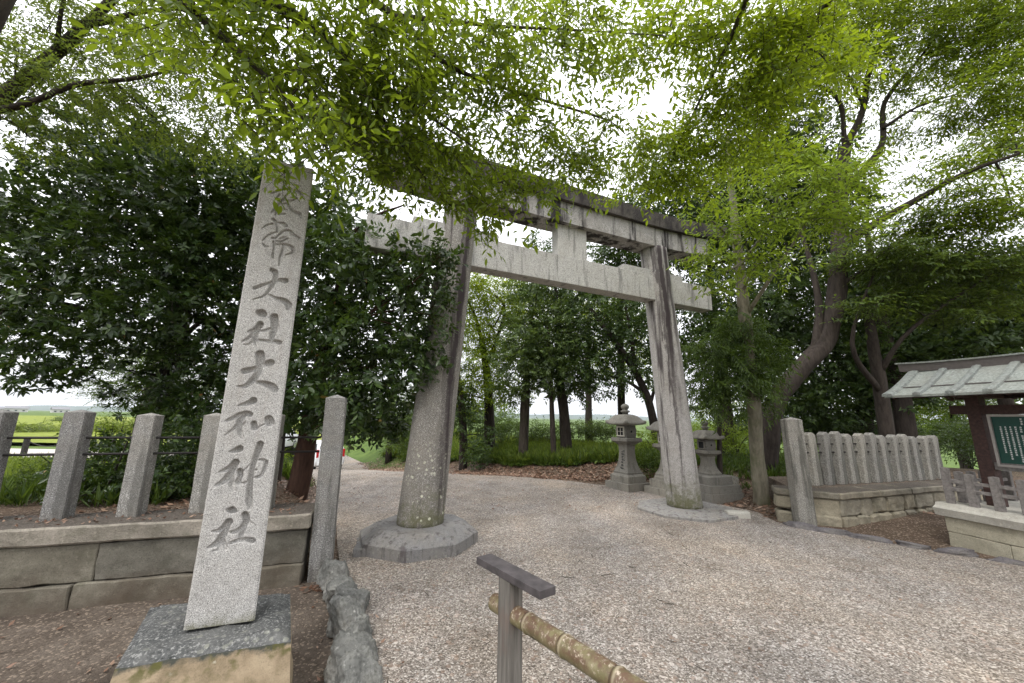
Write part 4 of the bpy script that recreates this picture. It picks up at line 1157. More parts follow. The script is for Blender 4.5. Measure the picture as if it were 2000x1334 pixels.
# ------------------------------------------------------------------ stone lanterns
MAT['ink'] = mat_simple('dark_inscription', (0.03, 0.03, 0.03), 0.8)
MAT['hollow_shade'] = mat_simple('painted_hollow_shade', (0.012, 0.012, 0.012), 0.9)  # near-black colour stands in for shade inside the uncut lantern openings
def sq(h, z, rnd=0.0):
    return [(-h, -h, z), (0, -h * (1 - rnd), z), (h, -h, z), (h * (1 - rnd), 0, z), (h, h, z), (0, h * (1 - rnd), z), (-h, h, z), (-h * (1 - rnd), 0, z)]
def worn(bm, seed, amp=0.006):
    bmesh.ops.recalc_face_normals(bm, faces=bm.faces[:])
    for v in bm.verts:
        v.co += Vector((mnoise.noise(v.co * 9 + Vector((seed, 0, 0))), mnoise.noise(v.co * 9 + Vector((0, seed, 0))), mnoise.noise(v.co * 9 + Vector((0, 0, seed))))) * amp
def lantern(label, loc, rz, s=1.0, steps=None, tall=1.0, grille=True, foot=False):
    t = thing('stone_lantern', label, 'stone lantern', loc, rz, 'stone lanterns by the path')
    k = s * 0.7071 * 1.0
    def H(px): return px
    z = -0.1
    bm = bmesh.new()
    zc = 0.0
    for (h0, h1, dz, sl) in steps:
        bm_rings(bm, [sq(h0, zc - (0.15 if zc == 0 else 0)), sq(h0, zc + dz - sl), sq(h1, zc + dz)])
        zc += dz + 0.001
    if foot:
        pass
    worn(bm, loc[0]); bm_obj('pedestal', bm, MAT['lantern'], t)
    # shaft, concave
    bm = bmesh.new(); rings = []
    hs0, hs1, hh = 0.235 * s, 0.128 * s, 0.56 * s * tall
    rings.append(sq(hs0 * 1.05, zc)); rings.append(sq(hs0 * 1.05, zc + 0.04 * s))
    for i in range(12):
        q = i / 11
        r = hs1 + (hs0 - hs1) * (1 - q) ** 2.4 + 0.012 * s * q * q
        rings.append(sq(r, zc + 0.045 * s + hh * q))
    rings.append(sq(hs1 * 1.16, zc + 0.05 * s + hh)); rings.append(sq(hs1 * 1.16, zc + 0.09 * s + hh))
    bm_rings(bm, rings); worn(bm, loc[1]); sh = bm_obj('shaft', bm, MAT['lantern'], t)
    if grille:
        bm = bmesh.new(); rr = random.Random(2)
        for i in range(7):
            q = 0.12 + 0.78 * i / 7
            r = hs1 + (hs0 - hs1) * (1 - q) ** 2.4 + 0.012 * s * q * q
            for kx in range(2):
                bm_box(bm, (rr.uniform(0.05, 0.1), 0.004, 0.016), (rr.uniform(-0.03, 0.03), -r - 0.001, zc + 0.05 + hh * q + kx * 0.026))
            bm_box(bm, (0.014, 0.004, 0.05), (rr.uniform(-0.03, 0.03), -r - 0.002, zc + 0.06 + hh * q))
        bm_obj('inscription', bm, MAT['ink'], sh)
    zc += 0.095 * s + hh
    bm = bmesh.new()
    bm_rings(bm, [sq(0.155 * s, zc), sq(0.20 * s, zc + 0.055 * s), sq(0.215 * s, zc + 0.06 * s), sq(0.268 * s, zc + 0.10 * s), sq(0.268 * s, zc + 0.165 * s), sq(0.25 * s, zc + 0.18 * s)])
    worn(bm, 5); bm_obj('platform', bm, MAT['lantern'], t)
    zc += 0.182 * s
    fh = 0.31 * s
    bm = bmesh.new()
    bm_rings(bm, [sq(0.165 * s, zc, -0.03), sq(0.178 * s, zc + fh * 0.35, -0.03), sq(0.178 * s, zc + fh * 0.7, -0.03), sq(0.162 * s, zc + fh, -0.03)])
    worn(bm, 3, 0.004); fb = bm_obj('fire_box', bm, MAT['lantern'], t)
    # window on the -y face with frame and bars, round hole on the +x face; both dark insides are painted shade
    y = -0.184 * s
    wz = zc + fh * 0.5
    w = bmesh.new(); bm_box(w, (0.19 * s, 0.012, 0.19 * s), (0, y - 0.004, wz)); wo_ = bm_obj('window', w, MAT['hollow_shade'], fb)
    fr = bmesh.new()
    for sx in (-1, 1):
        bm_box(fr, (0.028 * s, 0.03, 0.246 * s), (sx * 0.109 * s, y - 0.006, wz)); bm_box(fr, (0.19 * s, 0.03, 0.028 * s), (0, y - 0.006, wz + sx * 0.109 * s))
    if grille:
        bm_box(fr, (0.014 * s, 0.02, 0.19 * s), (0, y - 0.008, wz)); bm_box(fr, (0.19 * s, 0.018, 0.014 * s), (0, y - 0.009, wz))
    bm_obj('window_frame', fr, MAT['coping_r'] if grille else MAT['lantern'], wo_)
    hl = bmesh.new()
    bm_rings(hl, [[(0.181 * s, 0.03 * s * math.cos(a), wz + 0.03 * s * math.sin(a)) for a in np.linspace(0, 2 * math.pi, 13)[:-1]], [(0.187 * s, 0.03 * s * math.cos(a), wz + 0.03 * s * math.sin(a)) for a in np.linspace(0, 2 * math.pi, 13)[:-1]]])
    bm_obj('round_hole_shade', hl, MAT['hollow_shade'], fb)
    zc += fh + 0.002
    # roof with upturned corners
    bm = bmesh.new(); rings = []
    def roofring(h, z, lift):
        out = []
        for a in range(32):
            th = 2 * math.pi * (a + 0.5) / 32 - math.pi * 0.75 - math.pi / 32
            c, si = math.cos(th), math.sin(th); m = max(abs(c), abs(si))
            q = (1 / m - 1) / 0.4142
            out.append((h * c / m * (1 - 0.04 * (1 - q)), h * si / m * (1 - 0.04 * (1 - q)), z + lift * q ** 3))
        return out
    e = 0.36 * s
    bm_rings(bm, [roofring(0.17 * s, zc, 0), roofring(e, zc + 0.015 * s, 0.035 * s), roofring(e, zc + 0.055 * s, 0.06 * s), roofring(e * 0.84, zc + 0.10 * s, 0.03 * s), roofring(e * 0.72, zc + 0.17 * s, 0.01), roofring(e * 0.58, zc + 0.235 * s, 0), roofring(e * 0.40, zc + 0.265 * s, 0), roofring(0.08 * s, zc + 0.275 * s, 0)])
    worn(bm, 8, 0.004); bm_obj('roof', bm, MAT['lantern'], t, True)
    zc += 0.274 * s
    bm = bmesh.new(); rings = []
    for (r, zz) in ((0.075, 0), (0.075, 0.04), (0.115, 0.06), (0.12, 0.09), (0.07, 0.11), (0.068, 0.13), (0.095, 0.155), (0.105, 0.195), (0.09, 0.235), (0.05, 0.262), (0.012, 0.275)):
        rings.append([(r * s * math.cos(a), r * s * math.sin(a), zc + zz * s) for a in np.linspace(0, 2 * math.pi, 19)[:-1]])
    bm_rings(bm, rings); bm_obj('finial', bm, MAT['lantern'], t, True)
    return t
lantern('tall stone lantern with a barred window, left of the right torii pillar', (2.98, 10.0, 0.0), R(-61.5), 1.0, [(0.40, 0.40, 0.17, 0.0), (0.305, 0.25, 0.20, 0.05)], 1.06)
lantern('stone lantern mostly hidden behind the right torii pillar', (3.78, 9.35, 0.0), R(-66), 0.93, [(0.42, 0.42, 0.15, 0.0), (0.33, 0.33, 0.17, 0.02), (0.25, 0.22, 0.09, 0.03)], 0.9)
lantern('short stone lantern with a bare square window, right of the right torii pillar', (4.50, 8.95, 0.0), R(-71), 0.76, [(0.46, 0.44, 0.17, 0.0), (0.42, 0.42, 0.16, 0.01), (0.32, 0.29, 0.19, 0.03)], 0.72, grille=False)

# ------------------------------------------------------------------ parked cars
MAT['car'] = mat_simple('white_car_paint', (0.72, 0.73, 0.75), 0.25, 0, 0.02, 5, 0.0, 0.6)
MAT['glass'] = mat_simple('dark_car_glass', (0.02, 0.025, 0.03), 0.08, 0, 0.05, 5, 0.0, 0.8)
MAT['tyre'] = mat_simple('black_rubber', (0.015, 0.015, 0.015), 0.8)
MAT['rim'] = mat_simple('alloy_rim', (0.4, 0.4, 0.42), 0.35, 0.8)
MAT['red'] = mat_simple('red_lamp_lens', (0.42, 0.008, 0.014), 0.2, 0, 0.05, 5, 0, 0.7)
def car(label, loc, rz, small=False):
    t = thing('parked_car', label, 'car', loc, rz, 'white cars parked beside the path')
    L, W = 3.5, 1.48
    # side profile lofted across the width; local +x is forward
    prof = [(-1.72, 0.38), (-1.75, 0.62), (-1.74, 0.95), (-1.66, 1.22), (-1.50, 1.52), (-1.2, 1.60), (0.1, 1.58), (0.45, 1.46), (0.98, 1.02), (1.55, 0.90), (1.72, 0.70), (1.74, 0.40), (1.2, 0.26), (-1.3, 0.26)]
    bm = bmesh.new(); rings = []
    for (yf, k) in ((-1.0, 0.0), (-0.985, 0.5), (-0.9, 1), (0.9, 1), (0.985, 0.5), (1.0, 0.0)):
        ring = []
        for (x, z) in prof:
            tuck = 0.80 if z > 1.4 else (0.93 if z > 1.15 else 1.0)
            c = (x * (0.985 + 0.015 * k), yf * W / 2 * tuck, 0.8 + (z - 0.8) * (0.97 + 0.03 * k))
            ring.append(c)
        rings.append(ring)
    bm_rings(bm, rings)
    bmesh.ops.bevel(bm, geom=bm.edges[:], offset=0.02, segments=2, affect='EDGES', clamp_overlap=True)
    bm_obj('body', bm, MAT['car'], t, True)
    bm = bmesh.new()
    w = W / 2
    q = [(-1.665, -0.58, 1.24), (-1.665, 0.58, 1.24), (-1.535, 0.50, 1.50), (-1.535, -0.50, 1.50)]
    bm.faces.new([bm.verts.new((x - 0.03, y, z)) for x, y, z in q]); bm_obj('rear_window', bm, MAT['glass'], t)
    for sy in (-1, 1):
        for (xa, xb, xc, xd) in ((-1.45, -0.62, -0.62, -1.33), (-0.56, 0.28, 0.05, -0.56)):
            bm = bmesh.new()
            bm.faces.new([bm.verts.new(p) for p in ((xa, sy * (w * 0.955 + 0.012), 1.08), (xb, sy * (w * 0.955 + 0.012), 1.08), (xc, sy * (w * 0.83 + 0.012), 1.46), (xd, sy * (w * 0.83 + 0.012), 1.46))])
            bm_obj('side_window', bm, MAT['glass'], t)
        bm = bmesh.new(); bm_box(bm, (0.1, 0.12, 0.42), (-1.70, sy * 0.665, 0.98), bevel=0.02); bm_obj('tail_light', bm, MAT['red'], t)
        bm = bmesh.new(); bm_box(bm, (0.1, 0.16, 0.13), (0.35, sy * (w + 0.06), 1.1), bevel=0.03); bm_obj('mirror', bm, MAT['car'], t)
        for x in (-1.12, 1.12):
            bm = bmesh.new()
            rings = [[(x + r * math.cos(a), sy * yy, 0.285 + r * math.sin(a)) for a in np.linspace(0, 2 * math.pi, 25)[:-1]] for (r, yy) in ((0.25, 0.585), (0.285, 0.60), (0.285, 0.73), (0.26, 0.752))]
            bm_rings(bm, rings); wh = bm_obj('wheel', bm, MAT['tyre'], t, True)
            bm = bmesh.new(); rings = [[(x + r * math.cos(a), sy * yy, 0.285 + r * math.sin(a)) for a in np.linspace(0, 2 * math.pi, 25)[:-1]] for (r, yy) in ((0.19, 0.754), (0.17, 0.762))]
            bm_rings(bm, rings); bm_obj('rim', bm, MAT['rim'], wh)
    bm = bmesh.new(); bm_box(bm, (0.05, 1.3, 0.16), (-1.755, 0, 0.46), bevel=0.02); bm_obj('bumper', bm, MAT['car'], t)
    bm = bmesh.new(); bm_box(bm, (0.02, 0.33, 0.165), (-1.775, 0, 0.72)); bm_obj('licence_plate', bm, MAT['white'], t)
    return t
cp = at(641, 917, 20.3)
car('white hatchback parked beyond the tall end post, tail lights towards the viewer', (cp[0] - 1.05, cp[1] + 1.25, tz1(cp[0], cp[1] + 1.0)), R(131))
cp2 = at(548, 905, 21.5)
car('second white car, further left behind the brown trunk', (cp2[0] - 1.2, cp2[1] + 1.2, tz1(cp2[0] - 1, cp2[1] + 1)), R(100))

# ------------------------------------------------------------------ small far things on the left and beyond the bank
bm = bmesh.new()
def chain_post(p):
    bm_box(bm2, (0.2, 0.2, 0.85), (p[0], p[1], p[2] + 0.42), bevel=0.02)
t = thing('chain_barrier', 'two dark bollards joined by a hanging chain beyond the left fence', 'barrier', (-22.5, 18.2, -0.38))
for dx in (0.0, 2.0, 4.0):
    box_obj('bollard', (0.16, 0.16, 0.85), (dx, 0, 0.4), MAT['rail'], t, bevel=0.02)
bmc = bmesh.new()
for dx in (0.0, 2.0):
    bm_tube(bmc, [(dx + 2 * k / 12, 0, 0.72 - 0.28 * (1 - (2 * k / 12 - 1) ** 2)) for k in range(13)], [0.018] * 13, 6)
bm_obj('chain', bmc, MAT['rail'], t)
bm.free()
hl = ['far grey-roofed house under the low hills, left of the fence gap', 'far pale house with a tiled roof beside the grey-roofed one', 'far low white house near the bushes on the skyline']
MAT['plaster'] = mat_simple('pale_plaster', (0.5, 0.49, 0.47), 0.9)
MAT['tile'] = mat_simple('grey_roof_tile', (0.2, 0.2, 0.21), 0.8)
for i, (x, y, w, h) in enumerate(((-520, 405, 15, 4.5), (-480, 410, 12, 4.2), (-560, 420, 13, 4.0))):
    t = thing('far_house', hl[i], 'house', (x, y, -1.5), R(48 + 12 * i), 'houses far beyond the meadow')
    box_obj('wall', (w, 8, h), (0, 0, h / 2), MAT['plaster'], t)
    bm = bmesh.new()
    a = [(-w / 2 - .6, -4.7, h), (-w / 2 - .6, 4.7, h), (-w / 2 - .6, 0, h + 2.6)]; b = [(w / 2 + .6, y_, z_) for _, y_, z_ in a]
    bm_rings(bm, [a, b]); bm_obj('roof', bm, MAT['tile'], t)
    for k in range(3):
        box_obj('window', (1.6, 0.1, 1.2), (-w / 3 + k * w / 3, -4.06, h * 0.55), MAT['glass'], t)
bm = bmesh.new(); p = at(1150, 838, 60)
bm_tube(bm, [(0, 0, -3), (0, 0, 3.4)], [0.13, 0.10], 10)
bm_box(bm, (1.5, 0.1, 0.1), (0, 0, 3.0))
o = bm_obj('utility_pole', bm, MAT['rail']); o.location = tuple(p); tag(o, 'thin dark utility pole far beyond the hedge', 'utility pole')
# ------------------------------------------------------------------ foliage machinery
def leaf_tpl(fine, hw=0.2, curl=0.08):
    if fine:
        v = [(0, 0, 0), (0.25, -hw * .8, .02), (0.55, -hw * .92, .015), (1, 0, -curl), (0.55, hw * .92, .015), (0.25, hw * .8, .02), (0.4, 0, -.03)]
        f = [(0, 1, 6), (1, 2, 6), (2, 3, 6), (3, 4, 6), (4, 5, 6), (5, 0, 6)]
    else:
        v = [(0, 0, 0), (.45, -hw, .05), (1, 0, -curl), (.45, hw, .05)]
        f = [(0, 1, 2), (0, 2, 3)]
    return np.array(v, float), np.array(f)
def rmat(yaw, pitch, roll):
    cy_, sy_ = math.cos(yaw), math.sin(yaw); cp_, sp_ = math.cos(pitch), math.sin(pitch); cr_, sr_ = math.cos(roll), math.sin(roll)
    Rz = np.array([[cy_, -sy_, 0], [sy_, cy_, 0], [0, 0, 1]]); Ry = np.array([[cp_, 0, sp_], [0, 1, 0], [-sp_, 0, cp_]]); Rx = np.array([[1, 0, 0], [0, cr_, -sr_], [0, sr_, cr_]])
    return Rz @ Ry @ Rx
def spray_tpl(kind, seed, fine):
    """a twig with leaves, in units of one leaf length; growing along +x, flat side up +z"""
    r = random.Random(seed); V = []; Fc = []; mi = []; nl = 0
    def add(v, f, m):
        o = sum(len(a) for a in V); V.append(v); Fc.append(f + o); mi.append(np.full(len(f), m))
    if kind == 'alt':           # alternate pointed leaves in a flat drooping spray
        n = r.randint(9, 13)
        for i in range(n):
            x = 0.35 + i * 0.40; z = -0.018 * x * x
            s = 1 if i % 2 else -1
            lv, lf = leaf_tpl(fine, r.uniform(0.135, 0.185), r.uniform(0.05, 0.25))
            k = r.uniform(0.6, 1.15) * (1 - 0.3 * (i / n))
            m = rmat(s * R(r.uniform(42, 66)), R(r.uniform(0, 28)), R(r.uniform(-30, 30)))
            add((lv * k) @ m.T + [x, s * 0.03, z], lf, 0); nl += 1
        lv, lf = leaf_tpl(fine, 0.19); add((lv * 0.9) @ rmat(R(r.uniform(-15, 15)), 0.25, 0).T + [0.35 + n * 0.40 - 0.2, 0, -0.018 * (n * .4) ** 2], lf, 0)
        L = 0.35 + n * 0.4; t = 0.022
        tv = np.array([(0, -t, 0), (0, t, 0), (0, 0, t * 1.6), (L / 2, -t, -0.018 * L * L / 4), (L / 2, t, -0.018 * L * L / 4), (L, 0, -0.018 * L * L)])
        add(tv, np.array([(0, 3, 1), (1, 3, 4), (0, 2, 3), (1, 4, 2), (2, 4, 3), (3, 5, 4)]), 1)
    elif kind == 'rosette':     # evergreen whorl
        n = r.randint(7, 10)
        for i in range(n):
            lv, lf = leaf_tpl(fine, r.uniform(0.19, 0.24), r.uniform(0.02, 0.16))
            m = rmat(2.4 * i + r.uniform(-.3, .3), R(r.uniform(-28, 38)), R(r.uniform(-25, 25)))
            add((lv * r.uniform(0.7, 1.1)) @ m.T + [r.uniform(0, .5), 0, r.uniform(-.15, .15)], lf, 0); nl += 1
    elif kind == 'branchlet':   # evergreen twig, leaves hang to both sides and upwards
        n = r.randint(8, 11)
        for i in range(n):
            x = 0.2 + 0.26 * i
            lv, lf = leaf_tpl(fine, r.uniform(0.19, 0.25), r.uniform(0.0, 0.15))
            m = rmat((1 if i % 2 else -1) * R(r.uniform(25, 75)), R(r.uniform(-25, 45)), R(r.uniform(-45, 45)))
            add((lv * r.uniform(0.75, 1.1)) @ m.T + [x, 0, -0.02 * x * x], lf, 0); nl += 1
    elif kind == 'feather':     # drooping feathery frond of narrow leaves
        n = 14
        for i in range(n):
            x = 0.2 + 0.28 * i; s = 1 if i % 2 else -1
            lv, lf = leaf_tpl(fine, 0.10, 0.2)
            m = rmat(s * R(r.uniform(35, 55)), R(r.uniform(10, 40)), R(r.uniform(-30, 30)))
            add((lv * r.uniform(0.8, 1.15)) @ m.T + [x, 0, -0.05 * x * x], lf, 0); nl += 1
    elif kind == 'tuft':        # grass tuft
        n = 9
        for i in range(n):
            a = 2.4 * i + r.uniform(-.4, .4)
            lv, lf = leaf_tpl(False, r.uniform(0.045, 0.07), 0.0)
            m = rmat(a, R(-r.uniform(35, 82)), R(r.uniform(-40, 40)))
            add((lv * r.uniform(0.6, 1.15)) @ m.T + [r.uniform(-.12, .12), r.uniform(-.12, .12), 0], lf, 0); nl += 1
    return np.concatenate(V), np.concatenate(Fc), np.concatenate(mi), nl
TPL = {}
def tpls(kind, fine):
    if (kind, fine) not in TPL:
        TPL[(kind, fine)] = [spray_tpl(kind, 11 * i + 3, fine) for i in range(9)]
    return TPL[(kind, fine)]
LEAF_AREA = {'alt': 0.15, 'rosette': 0.21, 'branchlet': 0.21, 'feather': 0.1, 'tuft': 0.06}
class Crown:
    def __init__(self, seed):
        self.V = []; self.F = []; self.M = []; self.n = 0; self.rg = np.random.default_rng(seed)
    def place(self, kind, fine, pos, dirs, ups, scl):
        tp = tpls(kind, fine)
        which = self.rg.integers(0, len(tp), len(pos))
        dirs = dirs / (np.linalg.norm(dirs, axis=1, keepdims=True) + 1e-9)
        ups = ups - dirs * np.sum(ups * dirs, 1, keepdims=True); ups = ups / (np.linalg.norm(ups, axis=1, keepdims=True) + 1e-9)
        side = np.cross(ups, dirs)
        for k, (v, f, m, nl) in enumerate(tp):
            I = np.nonzero(which == k)[0]
            if not len(I): continue
            Rm = np.stack([dirs[I], side[I], ups[I]], -1)          # columns
            P = np.einsum('nij,vj->nvi', Rm, v) * scl[I][:, None, None] + pos[I][:, None, :]
            nv = len(v)
            Fk = f[None] + (self.n + np.arange(len(I)) * nv)[:, None, None]
            self.V.append(P.reshape(-1, 3)); self.F.append(Fk.reshape(-1, 3)); self.M.append(np.tile(m, len(I)))
            self.n += len(I) * nv
    def clump(self, c, r, size, kind='alt', cov=2.0, fine=False, flat=0.75, droop=0.15, shell=0.35):
        """fill an ellipsoid with sprays; cov = leaf layers seen along the view"""
        c = np.asarray(c, float); r = np.asarray(r, float)
        nl = {'alt': 12, 'rosette': 8.5, 'branchlet': 9.5, 'feather': 14, 'tuft': 9}[kind]
        n = int(cov * math.pi * r[0] * r[2] / (LEAF_AREA[kind] * nl * size * size * 0.55)) + 1
        d = self.rg.normal(size=(n, 3)); d /= np.linalg.norm(d, axis=1, keepdims=True)
        rad = np.where(self.rg.random(n) < shell, self.rg.uniform(0.75, 1.05, n), self.rg.random(n) ** (1 / 2.2))
        # break up the outline
        nz = np.array([mnoise.noise(Vector((q[0] * 2.2 + c[0], q[1] * 2.2 + c[1], q[2] * 2.2 + c[2]))) for q in d]) if n < 9000 else 0
        rad = rad * (1 + 0.38 * nz)
        p = c + d * rad[:, None] * r
        out = d.copy(); out[:, 2] *= (1 - flat)
        out += self.rg.normal(size=(n, 3)) * np.array([0.7, 0.7, 0.7 * (1 - flat) + 0.08])
        out[:, 2] -= droop
        up = np.zeros((n, 3)); up[:, 2] = 1
        up += self.rg.normal(size=(n, 3)) * (0.25 + 0.7 * (1 - flat))
        L = {'alt': 2.6, 'rosette': 0.3, 'branchlet': 1.4, 'feather': 2.0, 'tuft': 0}[kind] * size
        dn = out / (np.linalg.norm(out, axis=1, keepdims=True) + 1e-9)
        s = size * self.rg.uniform(0.6, 1.25, n)
        self.place(kind, fine, p - dn * L, out, up, s)
        return p
    def build(self, name, leafmat, parent, twig=True):
        V = np.concatenate(self.V); F = np.concatenate(self.F); Mi = np.concatenate(self.M)
        me = np_mesh(name, V, F.ravel(), np.full(len(F), 3), Mi)
        return mesh_obj(name, me, [leafmat, MAT['twig']], parent)
def pxr(px, depth): return px * depth / FPX
def cl(px, py, dep, rx, ry, rz, cov, **kw):
    """a clump seen at (px, py), dep metres away, rx x ry pixels wide there and rz metres deep"""
    return dict(c=at(px, py, dep), r=(pxr(rx, dep), rz, pxr(ry, dep)), cov=cov, **kw)
def tree(name, label, group, base, trunk, limbs, clumps, leaf, bark, size, kind='alt', fine=False, seed=1, flat=0.75, droop=0.15, sides=12, twigs=3, wob=0.22, cat='tree', auto=True):
    base = np.array(base, float)
    t = thing(name, label, cat, base, 0, group)
    bm = bmesh.new()
    skel = []
    def addtube(pts, rad, k=5, s=sides):
        p, r = smooth_path(pts, rad, k)
        p = [np.asarray(q) - base for q in p]
        bm_tube(bm, p, r, s, wob, seed + len(skel))
        skel.extend([(q, rr) for q, rr in zip(p, r)])
    addtube([q[0] for q in trunk], [q[1] for q in trunk])
    for l in limbs: addtube([q[0] for q in l], [q[1] for q in l], 5, 8)
    C = Crown(seed)
    rg = np.random.default_rng(seed + 100)
    SP = np.array([q for q, _ in skel]); SR = np.array([r for _, r in skel])
    for c in clumps:
        c = dict(c); ctr = c.pop('c') - base; sz = c.pop('size', size); kd = c.pop('kind', kind); cr_ = c.pop('r')
        fn = c.pop('fine', fine); fl_ = c.pop('flat', flat); dr = c.pop('droop', droop)
        p = C.clump(ctr, cr_, sz, kd, c.pop('cov'), fn, fl_, dr)
        if auto:
            i = int(np.argmin(np.linalg.norm(SP - ctr, axis=1) + 0.25 * np.maximum(0, SP[:, 2] - ctr[2])))
            a = SP[i]; d = ctr - a; L = np.linalg.norm(d)
            r0 = min(SR[i] * 0.6, 0.012 + 0.016 * L)
            if L > 0.25:
                mid = a + d * 0.5 + np.array([0, 0, 0.08 * L]) + rg.normal(size=3) * 0.05 * L
                pp, rr = smooth_path([a, mid, ctr], [r0, r0 * 0.7, r0 * 0.4], 4)
                bm_tube(bm, pp, rr, 6, 0.1, seed)
                a0 = mid
            else: a0 = a
            for _ in range(twigs):
                q = p[rg.integers(0, len(p))]
                st = ctr * 0.6 + a0 * 0.4 if L > 0.25 else ctr
                mid = (st + q) / 2 + rg.normal(size=3) * 0.08 * np.linalg.norm(q - st) + np.array([0, 0, 0.06])
                rt = min(r0 * 0.4, 0.012 + 0.003 * np.linalg.norm(q - st))
                pp, rr = smooth_path([st, mid, q], [rt, rt * 0.7, rt * 0.35], 3)
                bm_tube(bm, pp, rr, 5, 0.0, seed)
    bm_obj('trunk', bm, bark, t, True)
    C.build('crown', leaf, t)
    return t
def T(px, py, dep, r): return (at(px, py, dep), r)
def G(px, py, z, r): return (gnd(px, py, z), r)
def W(x, y, z, r): return (np.array([x, y, z], float), r)
# ------------------------------------------------------------------ the trees
# overhead canopy: a broadleaf tree standing just left of the view, its boughs sweep across the top of the picture
tree('broadleaf_tree', 'yellow-green tree at the upper left whose long boughs hang over the carved pillar and gate', None, (-3.55, 1.55, -0.15),
     [W(-3.55, 1.55, -0.3, 0.2), W(-3.35, 1.62, 1.2, 0.17), (at(-175, 210, 2.25), 0.15), (at(-45, 10, 2.3), 0.12), (at(60, -160, 2.4), 0.11), (at(120, -330, 2.4), 0.09)],
     [[(at(40, -160, 2.4), 0.09), (at(300, -60, 2.5), 0.06), (at(560, 20, 2.6), 0.035), (at(700, 130, 2.8), 0.018), (at(930, 290, 3.2), 0.008)],
      [(at(120, -330, 2.4), 0.07), (at(480, -150, 2.7), 0.05), (at(770, 30, 3.0), 0.025), (at(900, 140, 3.2), 0.017), (at(1190, 235, 3.8), 0.008)],
      [(at(300, -60, 2.5), 0.05), (at(420, 60, 2.5), 0.025), (at(540, 170, 2.5), 0.014), (at(640, 290, 2.5), 0.007)],
      [(at(560, 20, 2.6), 0.03), (at(650, 90, 2.7), 0.02), (at(760, 250, 2.9), 0.01), (at(840, 360, 3.2), 0.006)],
      [(at(770, 30, 3.0), 0.02), (at(960, 50, 3.3), 0.014), (at(1150, 60, 3.7), 0.008), (at(1300, 70, 4.0), 0.005)]],
     [cl(380, 30, 2.4, 130, 70, .4, 1.50), cl(560, 40, 2.5, 150, 90, .5, 1.87), cl(750, 50, 2.7, 150, 100, .5, 1.87), cl(640, 160, 2.6, 150, 80, .5, 1.87),
      cl(500, 190, 2.5, 110, 80, .4, 1.48), cl(620, 275, 2.25, 105, 50, .25, 1.87), cl(800, 200, 2.9, 140, 90, .5, 1.79), cl(890, 310, 3.2, 150, 65, .4, 1.87),
      cl(1010, 375, 3.6, 130, 36, .3, 1.72), cl(770, 330, 3.0, 130, 60, .4, 1.87), cl(930, 90, 3.1, 130, 90, .5, 1.50), cl(1090, 320, 3.8, 130, 50, .3, 1.50),
      cl(560, 345, 2.3, 28, 35, .1, 1.60, size=0.075), cl(1100, 90, 3.6, 130, 80, .4, 1.30), cl(1010, 220, 3.4, 110, 80, .4, 1.50), cl(1180, 250, 3.9, 90, 40, .3, 1.00), cl(1100, 20, 3.9, 140, 60, .4, 1.3), cl(1150, 330, 4.2, 90, 40, .3, 1.2),
      cl(900, 400, 3.4, 90, 25, .25, 1.80), cl(950, 450, 3.6, 24, 35, .1, 1.30), cl(1260, 300, 4.1, 60, 60, .3, 0.90), cl(460, 90, 2.9, 200, 100, .4, 0.90), cl(700, 240, 3.0, 170, 80, .4, 1.20),
      cl(840, 120, 3.3, 160, 110, .4, 1.00)],
     LEAF['maple'], MAT['bark'], 0.095, 'alt', True, seed=3, twigs=5, flat=0.6, droop=0.35)
# second overhead tree: boughs entering from the right of centre, bright against the sky
tree('zelkova_tree', 'bright green boughs hanging above the gate lintel from a tree right of the camera', None, (3.6, -0.6, 0.0),
     [W(3.6, -0.6, -0.2, 0.24), W(3.5, -0.4, 2.0, 0.2), W(3.3, 0.2, 4.6, 0.16), W(3.2, 0.9, 6.6, 0.12)],
     [[W(3.3, 0.2, 4.6, 0.1), W(2.9, 1.6, 5.6, 0.06), (at(1500, -60, 3.6), 0.035), (at(1420, 90, 4.2), 0.02), (at(1320, 290, 4.9), 0.008)],
      [W(3.2, 0.9, 6.6, 0.07), (at(1400, -160, 4.6), 0.04), (at(1330, 0, 5.0), 0.02), (at(1280, 120, 5.2), 0.01)],
      [W(2.9, 1.6, 5.6, 0.05), (at(1620, 0, 3.9), 0.03), (at(1560, 110, 4.2), 0.015), (at(1490, 230, 4.6), 0.008)]],
     [cl(1290, 60, 4.8, 100, 80, .5, 1.50), cl(1400, 70, 4.3, 110, 80, .5, 1.87), cl(1490, 130, 4.2, 90, 90, .5, 2.03), cl(1560, 40, 4.0, 110, 60, .5, 1.87),
      cl(1420, 230, 4.6, 120, 70, .5, 2.03), cl(1310, 300, 4.9, 110, 60, .4, 1.87), cl(1250, 365, 5.1, 80, 28, .3, 1.70), cl(1350, 370, 5.0, 60, 25, .3, 1.40), cl(1220, 130, 5.0, 60, 60, .4, 1.00),
      cl(1620, 130, 4.4, 90, 60, .4, 1.60), cl(1480, 310, 4.9, 70, 40, .4, 1.40)],
     LEAF['sunny'], MAT['bark'], 0.105, 'alt', True, seed=5, twigs=5, flat=0.65, droop=0.3)
